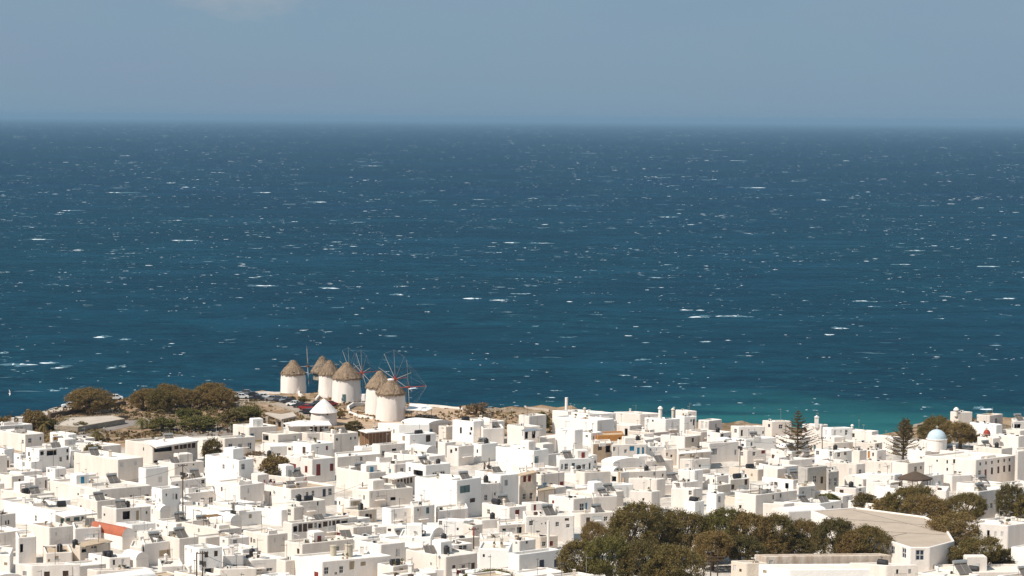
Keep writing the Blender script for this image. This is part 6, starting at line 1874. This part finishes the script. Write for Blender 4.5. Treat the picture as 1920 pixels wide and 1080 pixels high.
wall_line('sea_wall', [(768, 760), (800, 762), (835, 765), (868, 768)], .5, .5, 'white', 'low pale wall at the top of the bare ground right of the windmills')
wall_line('dry_stone_wall', [(112, 808), (140, 803), (178, 795), (205, 789), (240, 787)], 1.0, .7, 'drystone', 'long dark dry stone wall running below the stone terrace')
wall_line('dry_stone_wall', [(92, 784), (130, 777), (175, 768), (235, 760)], 1.1, .8, 'drystone', 'dark dry stone wall behind the lone mop-headed tamarisk')
wall_line('dry_stone_wall', [(420, 766), (450, 756), (500, 758), (560, 776), (604, 797)], .5, .5, 'stone', 'low stone kerb wall on the near side of the parked cars')
wall_line('curved_wall', [(655, 775), (652, 768), (662, 762), (685, 760), (705, 764)], .9, .45, 'white', 'curved white wall ringing a small yard left of the nearest windmill')
wall_line('curved_wall', [(655, 776), (672, 783), (700, 787)], .7, .45, 'white', 'lower arm of the white ring wall beside the nearest windmill')
wall_line('curved_wall', [(566, 745), (560, 741), (572, 736), (598, 737)], .7, .45, 'white', 'curved white wall between the leftmost windmill and the mottled stone one')
wall_line('curved_wall', [(592, 752), (598, 745), (615, 746)], .7, .45, 'white', 'short curved white wall at the foot of the middle windmills')
wall_line('terrace_wall', [(905, 770), (960, 772), (1000, 776), (1030, 780)], .6, .5, 'stone', 'long low stone wall on the shore left of the blank shore cube')
wall_line('terrace_wall', [(935, 758), (960, 759), (985, 766), (1030, 772)], .5, .5, 'paleconc', 'pale ruined wall line at the water edge left of the seaside block')
wall_line('jetty', [(1716, 800), (1735, 797), (1750, 794)], .5, 1.2, 'stone', 'small stone jetty in the water behind the second tiered conifer', 'jetty')

# stone-faced terrace on the left slope
g = ground_hit(100, 806); pts, z0, zt = poly_px([(101, 797), (146, 800), (235, 785), (210, 778), (130, 782)], 808)
hd = poly_house(pts, z0, zt, 'stone_terrace', 'stone', 'paleconc', [], None, .12, .4)
HOUSES.pop(); tag(hd['root'], 'flat paved terrace faced with rough stone on the left slope', 'terrace')
for (px, yt, yb, w, lb) in [(24, 783, 796, 5, 'small white block at the shore left of the tamarisks'), (39, 782, 798, 7, 'taller small white block beside the brown tamarisk on the left shore')]:
    g = ground_hit(px, yb); s = ppm(g.y); root = empty('gate_post', tuple(g)); mb = MB(); hw = w / 2 / s; hh = (yb - yt) / s
    mb.box(-hw, hw, -hw, hw, -.4, hh - .2); mb.build('pier', W['white'], root); mb = MB(); mb.box(-hw * 1.15, hw * 1.15, -hw * 1.15, hw * 1.15, hh - .2, hh); mb.build('coping', W['bright'], root); tag(root, lb, 'gate post')

def parasol(px, ytop, w, ybase, label, mt='fabric'):
    q = roof_at(px, ybase); g = q[1] if q else ground_hit(px, ybase); s = ppm(g.y); r = w / 2 / s; h = max(1.9, (ybase - ytop) / s)
    root = empty('parasol', (g.x, g.y, g.z)); mb = MB(); mb.tube((0, 0, 0), (0, 0, h), .04, n=6); mb.build('pole', W['metal'], root)
    mb = MB()
    for i in range(8):
        a, b = math.pi * i / 4, math.pi * (i + 1) / 4; mb.tri((r * math.cos(a), r * math.sin(a), h - .5), (r * math.cos(b), r * math.sin(b), h - .5), (0, 0, h))
        mb.quad((r * math.cos(a), r * math.sin(a), h - .68), (r * math.cos(b), r * math.sin(b), h - .68), (r * math.cos(b), r * math.sin(b), h - .5), (r * math.cos(a), r * math.sin(a), h - .5))
    mb.build('cloth', W[mt], root); tag(root, label, 'parasol')
parasol(374, 930, 18, 944, 'cream parasol on the terrace right of the tall utility pole')
parasol(352, 933, 16, 946, 'pale parasol closest to the tall utility pole')
parasol(180, 1018, 10, 1030, 'small white parasol in front of the straw awning house')
parasol(770, 1060, 14, 1072, 'folded pale parasol near the bottom edge, left of centre')

# planters along the terrace wall below the apartment row
h = BYREF['planter wall terrace']; A = Vector(h['pts'][0]); B = Vector(h['pts'][1]); d = (B - A).normalized(); n_ = Vector((-d.y, d.x))
for i in range(7):
    p = A.lerp(B, (i + 1) / 8.2) + n_ * .6; root = empty('planter', (p.x, p.y, h['z']), math.atan2(d.y, d.x))
    mb = MB(); mb.box(-.5, .5, -.2, .2, 0, .35); mb.build('box', W['tan'], root); link('foliage', PLANT, root, (0, 0, .3), None, (.5, .25, .25))
    tag(root, ['leftmost', 'second', 'third', 'fourth', 'fifth', 'sixth', 'rightmost'][i] + ' planter box on the terrace wall below the long apartment row', 'planter', 'planters below the apartment row')
# the two round tanks on the cream roof
for px, yb, yt, r, lb in ((625, 1042, 1022, 6, 'left round cream tank with a lid on the cream roof house'), (654, 1044, 1020, 7.5, 'bigger right-hand round cream tank with a lid on the cream roof house')):
    q = roof_at(px, yb); p = q[1] if q else ground_hit(px, yb); s = ppm(p.y); rr = r / s; hh = (yb - yt) / s
    root = empty('round_tank', tuple(p)); mb = MB(); mb.lathe([(rr, 0), (rr * 1.02, hh * .5), (rr, hh - .15)], 18); mb.build('barrel', W['tank'], root)
    mb = MB(); mb.lathe([(rr * 1.12, hh - .15), (rr * 1.12, hh), (.01, hh + .08)], 18); mb.build('lid', W['tank'], root); tag(root, lb, 'tank')
# red chairs on the tan roof
def chair(x, y, z, rz, mt, label, group):
    root = empty('chair', (x, y, z), rz); mb = MB(); mb.box(-.23, .23, -.23, .23, .42, .47); mb.build('seat', W[mt], root)
    mb = MB(); mb.box(-.23, .23, .19, .23, .47, .95); mb.build('backrest', W[mt], root)
    for sx in (-.2, .2):
        for sy in (-.2, .2): mb = MB(); mb.box(sx - .02, sx + .02, sy - .02, sy + .02, 0, .42); mb.build('leg', W[mt], root)
    tag(root, label, 'chair', group)
CH = [(495, 908, 'leftmost red chair on the tan roof beside a solar heater'), (501, 911, 'second red chair from the left on the tan roof'), (508, 907, 'third red chair from the left on the tan roof'), (513, 910, 'fourth red chair from the left on the tan roof'), (572, 903, 'single red chair near the right end of the tan roof')]
for px, py, lb in CH:
    q = roof_at(px, py); p = q[1] if q else at(px, py, 9); chair(p.x, p.y, p.z, rg.uniform(0, 6), 's_red', lb, 'red chairs on the tan roof')
for i, (px, py) in enumerate([(1424, 914), (1431, 912), (1438, 915), (1445, 911), (1452, 913), (1459, 909)]):
    q = roof_at(px, py); p = q[1] if q else at(px, py, 9)
    chair(p.x, p.y, p.z, rg.uniform(0, 6), 'frame', ORD[i] + (' ' if i == 0 else '-from-left ') + 'white chair on the roof of the long house behind the grove', 'white roof chairs')

# ------------------------------------------------------------------ parked cars
mbs = {}
def car_meshes(mt):
    if mt in mbs: return mbs[mt]
    mb = MB(); prof = [(-2.1, .35), (-2.1, .78), (-1.75, .92), (-1.15, .98), (1.3, .98), (1.95, .86), (2.12, .6), (2.12, .35)]
    for sx in (-.84, .84):
        n = len(mb.v); mb.v += [(p[0], sx, p[1]) for p in prof]; mb.f.append(tuple(range(n, n + len(prof))) if sx < 0 else tuple(reversed(range(n, n + len(prof))))); mb.m.append(0)
    for a, b in zip(prof, prof[1:] + prof[:1]): mb.quad((a[0], -.84, a[1]), (a[0], .84, a[1]), (b[0], .84, b[1]), (b[0], -.84, b[1]))
    roof = [(-1.0, .98), (-.55, 1.42), (.75, 1.46), (1.3, .98)]
    mb.box(-.5, .72, -.66, .66, 1.42, 1.48)
    for x, z, x2, z2 in ((-1.0, .98, -.5, 1.45), (1.3, .98, .7, 1.45), (.15, .98, .15, 1.45)):
        for sy in (-.74, .74): mb.tube((x, sy, z), (x2, sy * .9, z2), .05, n=4)
    body = mb.mesh('body', W[mt])
    g2 = MB()
    for sy in (-.72, .72): g2.quad((-.95, sy, .98), (1.22, sy, .98), (.7, sy * .9, 1.43), (-.5, sy * .9, 1.43))
    g2.quad((-.97, -.7, .98), (-.97, .7, .98), (-.52, .64, 1.43), (-.52, -.64, 1.43)); g2.quad((1.26, .7, .98), (1.26, -.7, .98), (.72, -.64, 1.43), (.72, .64, 1.43))
    gl = g2.mesh('windows', W['glass'])
    w_ = MB(); w_.tube((0, -.1, 0), (0, .1, 0), .33, n=12); wh = w_.mesh('wheel', W['black'])
    mbs[mt] = (body, gl, wh); return mbs[mt]
def car(px, py, rz, mt, label):
    g = ground_hit(px, py); root = empty('parked_car', (g.x, g.y, g.z + .05), rz); b, gl, wh = car_meshes(mt)
    link('body', b, root); link('windows', gl, root)
    for x in (-1.3, 1.35):
        for y in (-.78, .78): link('wheel', wh, root, (x, y, .33))
    tag(root, label, 'car', 'cars parked on the headland')
car(216, 750, .15, 'carwhite', 'white car parked on the cliff road between the lone tamarisk and the row')
car(131, 765, .35, 'carwhite', 'white car on the shore track left of the lone tamarisk')
CARS = [(452, 748, .1, 'carwhite', 'white van-like car at the left end of the headland car park'), (472, 745, .2, 'cardark', 'dark car second from the left in the car park'), (493, 748, .1, 'carwhite', 'white car third from the left in the car park'),
        (482, 751, -.1, 'cardark', 'dark car in front of the third white car in the car park'), (511, 752, -.3, 'carsilver', 'silver car just right of the white cars in the car park'), (524, 753, 1.2, 'cardark', 'dark car in the middle of the car park row'),
        (535, 754, 1.2, 'carsilver', 'silver car right of the middle dark car'), (543, 757, -.4, 'cardark', 'dark car before the rounded bush in the car park'), (552, 762, -.4, 'carwhite', 'pale car nearest the kerb wall bend'),
        (563, 765, -.5, 'cardark', 'dark car below the rounded bush'), (575, 769, -.5, 'carred', 'dark red car near the right end of the car park row'), (585, 768, .9, 'cardark', 'dark car beside the white conical tower'),
        (589, 776, -.5, 'carsilver', 'silver car closest to the white conical tower'), (577, 777, -.4, 'cardark', 'black car at the foot of the kerb wall near the conical tower'), (462, 741, .1, 'carsilver', 'silver car in the back row by the low sea wall'),
        (618, 762, .4, 'carred', 'red car seen behind the white conical tower'), (595, 762, 1.0, 'cardark', 'dark car right of the rounded bush')]
for c_ in CARS: car(*c_)

# ------------------------------------------------------------------ people and a gull
def person(px, py, rz, label, top='cardark', bot='black', stride=.22, h=1.72):
    g = ground_hit(px, py)
    J = [(0, 0, .95), (0, 0, 1.18), (0, 0, 1.42), (0, 0, 1.52), (0, .02, 1.64), (0, .02, 1.74),
         (-.19, 0, 1.40), (-.25, .04, 1.14), (-.25, .16, .90), (.19, 0, 1.40), (.25, -.04, 1.14), (.25, .05, .90),
         (-.10, 0, .90), (-.11, stride * .6, .50), (-.11, stride * .5, .08), (-.11, stride * .5 + .17, .04), (.10, 0, .90), (.11, -stride * .2, .50), (.11, -stride, .09), (.11, -stride + .17, .04)]
    E = [(0, 1), (1, 2), (2, 3), (3, 4), (4, 5), (2, 6), (6, 7), (7, 8), (2, 9), (9, 10), (10, 11), (0, 12), (12, 13), (13, 14), (14, 15), (0, 16), (16, 17), (17, 18), (18, 19)]
    Rr = [.15, .14, .15, .06, .10, .08, .07, .05, .035, .07, .05, .035, .10, .065, .045, .04, .10, .065, .045, .04]
    me = bpy.data.meshes.new('body'); me.from_pydata([Vector(j) for j in J], E, [])
    root = empty('person', (g.x, g.y, g.z + .05), rz); root.scale = (h / 1.74,) * 3
    o = link('body', me, root); me.materials.append(W[bot]); me.materials.append(W[top])
    md = o.modifiers.new('skin', 'SKIN'); sv = me.skin_vertices[0].data
    for i, r in enumerate(Rr): sv[i].radius = (r, r * .85)
    sv[0].use_root = True
    o.modifiers.new('sub', 'SUBSURF').levels = 1
    for r_, nm, z0, z1, m_ in ((.215, 'shirt', .92, 1.47, top),):
        mb = MB(); mb.lathe([(r_ * .82, z0), (r_ * .78, z0 + .2), (r_, z1 - .12), (.10, z1)], 12); mb.build(nm, W[m_], root)
    mb = MB(); mb.lathe([(.01, 1.55), (.10, 1.58), (.115, 1.68), (.09, 1.77), (.01, 1.80)], 10, 0, .01); mb.build('head', W['skin'], root)
    mb = MB(); mb.lathe([(.122, 1.67), (.12, 1.74), (.08, 1.81), (.01, 1.825)], 10, 0, -.005); mb.build('hair', W['black'], root)
    tag(root, label, 'person')
person(772, 770, .6, 'person in dark clothes walking on the bare ground right of the windmills')
person(863, 772, .4, 'person in dark clothes standing at the right end of the bare ground')
person(455, 741, 0, 'person in dark clothes by the sea wall at the left of the car park')
person(600, 766, 1, 'person in a red top behind the white conical tower', 'carred')
person(642, 756, 1, 'person beside the teal door of the big middle windmill', 's_blue', 'cardark')
def gull(px, py, y, label):
    p = EYE + ray(px, py) * y; root = empty('gull', tuple(p), .5)
    mb = MB(); mb.tube((-.28, 0, 0), (.05, 0, .03), .05, .10, n=7); mb.tube((.05, 0, .03), (.3, 0, .05), .10, .04, n=7); mb.build('body', W['bright'], root)
    for s_ in (-1, 1):
        mb = MB(); mb.quad((.12, s_ * .06, .06), (-.12, s_ * .06, .05), (-.16, s_ * .4, .30), (.10, s_ * .4, .30)); mb.quad((.10, s_ * .4, .30), (-.16, s_ * .4, .30), (-.30, s_ * .8, .38), (-.22, s_ * .85, .39)); mb.build('wing', W['bright'], root)
    root.scale = (0.95,) * 3; root.rotation_euler = (0.9, .2, .5); tag(root, label, 'bird')
gull(18, 738, 520, 'white gull gliding over the sea at the left edge')

# white low room built against the big middle windmill, and the cafe awning beside the nearest one
g_ = H(684, 739, 30, 6, 12, '653,748,4,8,w', al=30, be=16, wall='bright', label='low white room built against the big middle windmill', ref=None, extra=4, par=.1)
tag(g_['root'], g_['label'], 'outbuilding')
g = ground_hit(775, 790); zt = g.z + 2.9; root = empty('cafe_awning', tuple(g))
poly_slab('cloth_roof', [(760, 768), (800, 770), (812, 765), (800, 759), (770, 757)], zt, .12, 'bright', root, g)
for px, py in ((764, 769), (782, 770), (799, 770), (809, 766), (772, 760)):
    q = at(px, py, zt); m2 = MB(); m2.tube((q.x - g.x, q.y - g.y, -.3), (q.x - g.x, q.y - g.y, 2.85), .06, n=5); m2.build('post', W['darkmetal'], root)
tag(root, 'white cloth awning on dark posts right of the nearest windmill', 'awning')
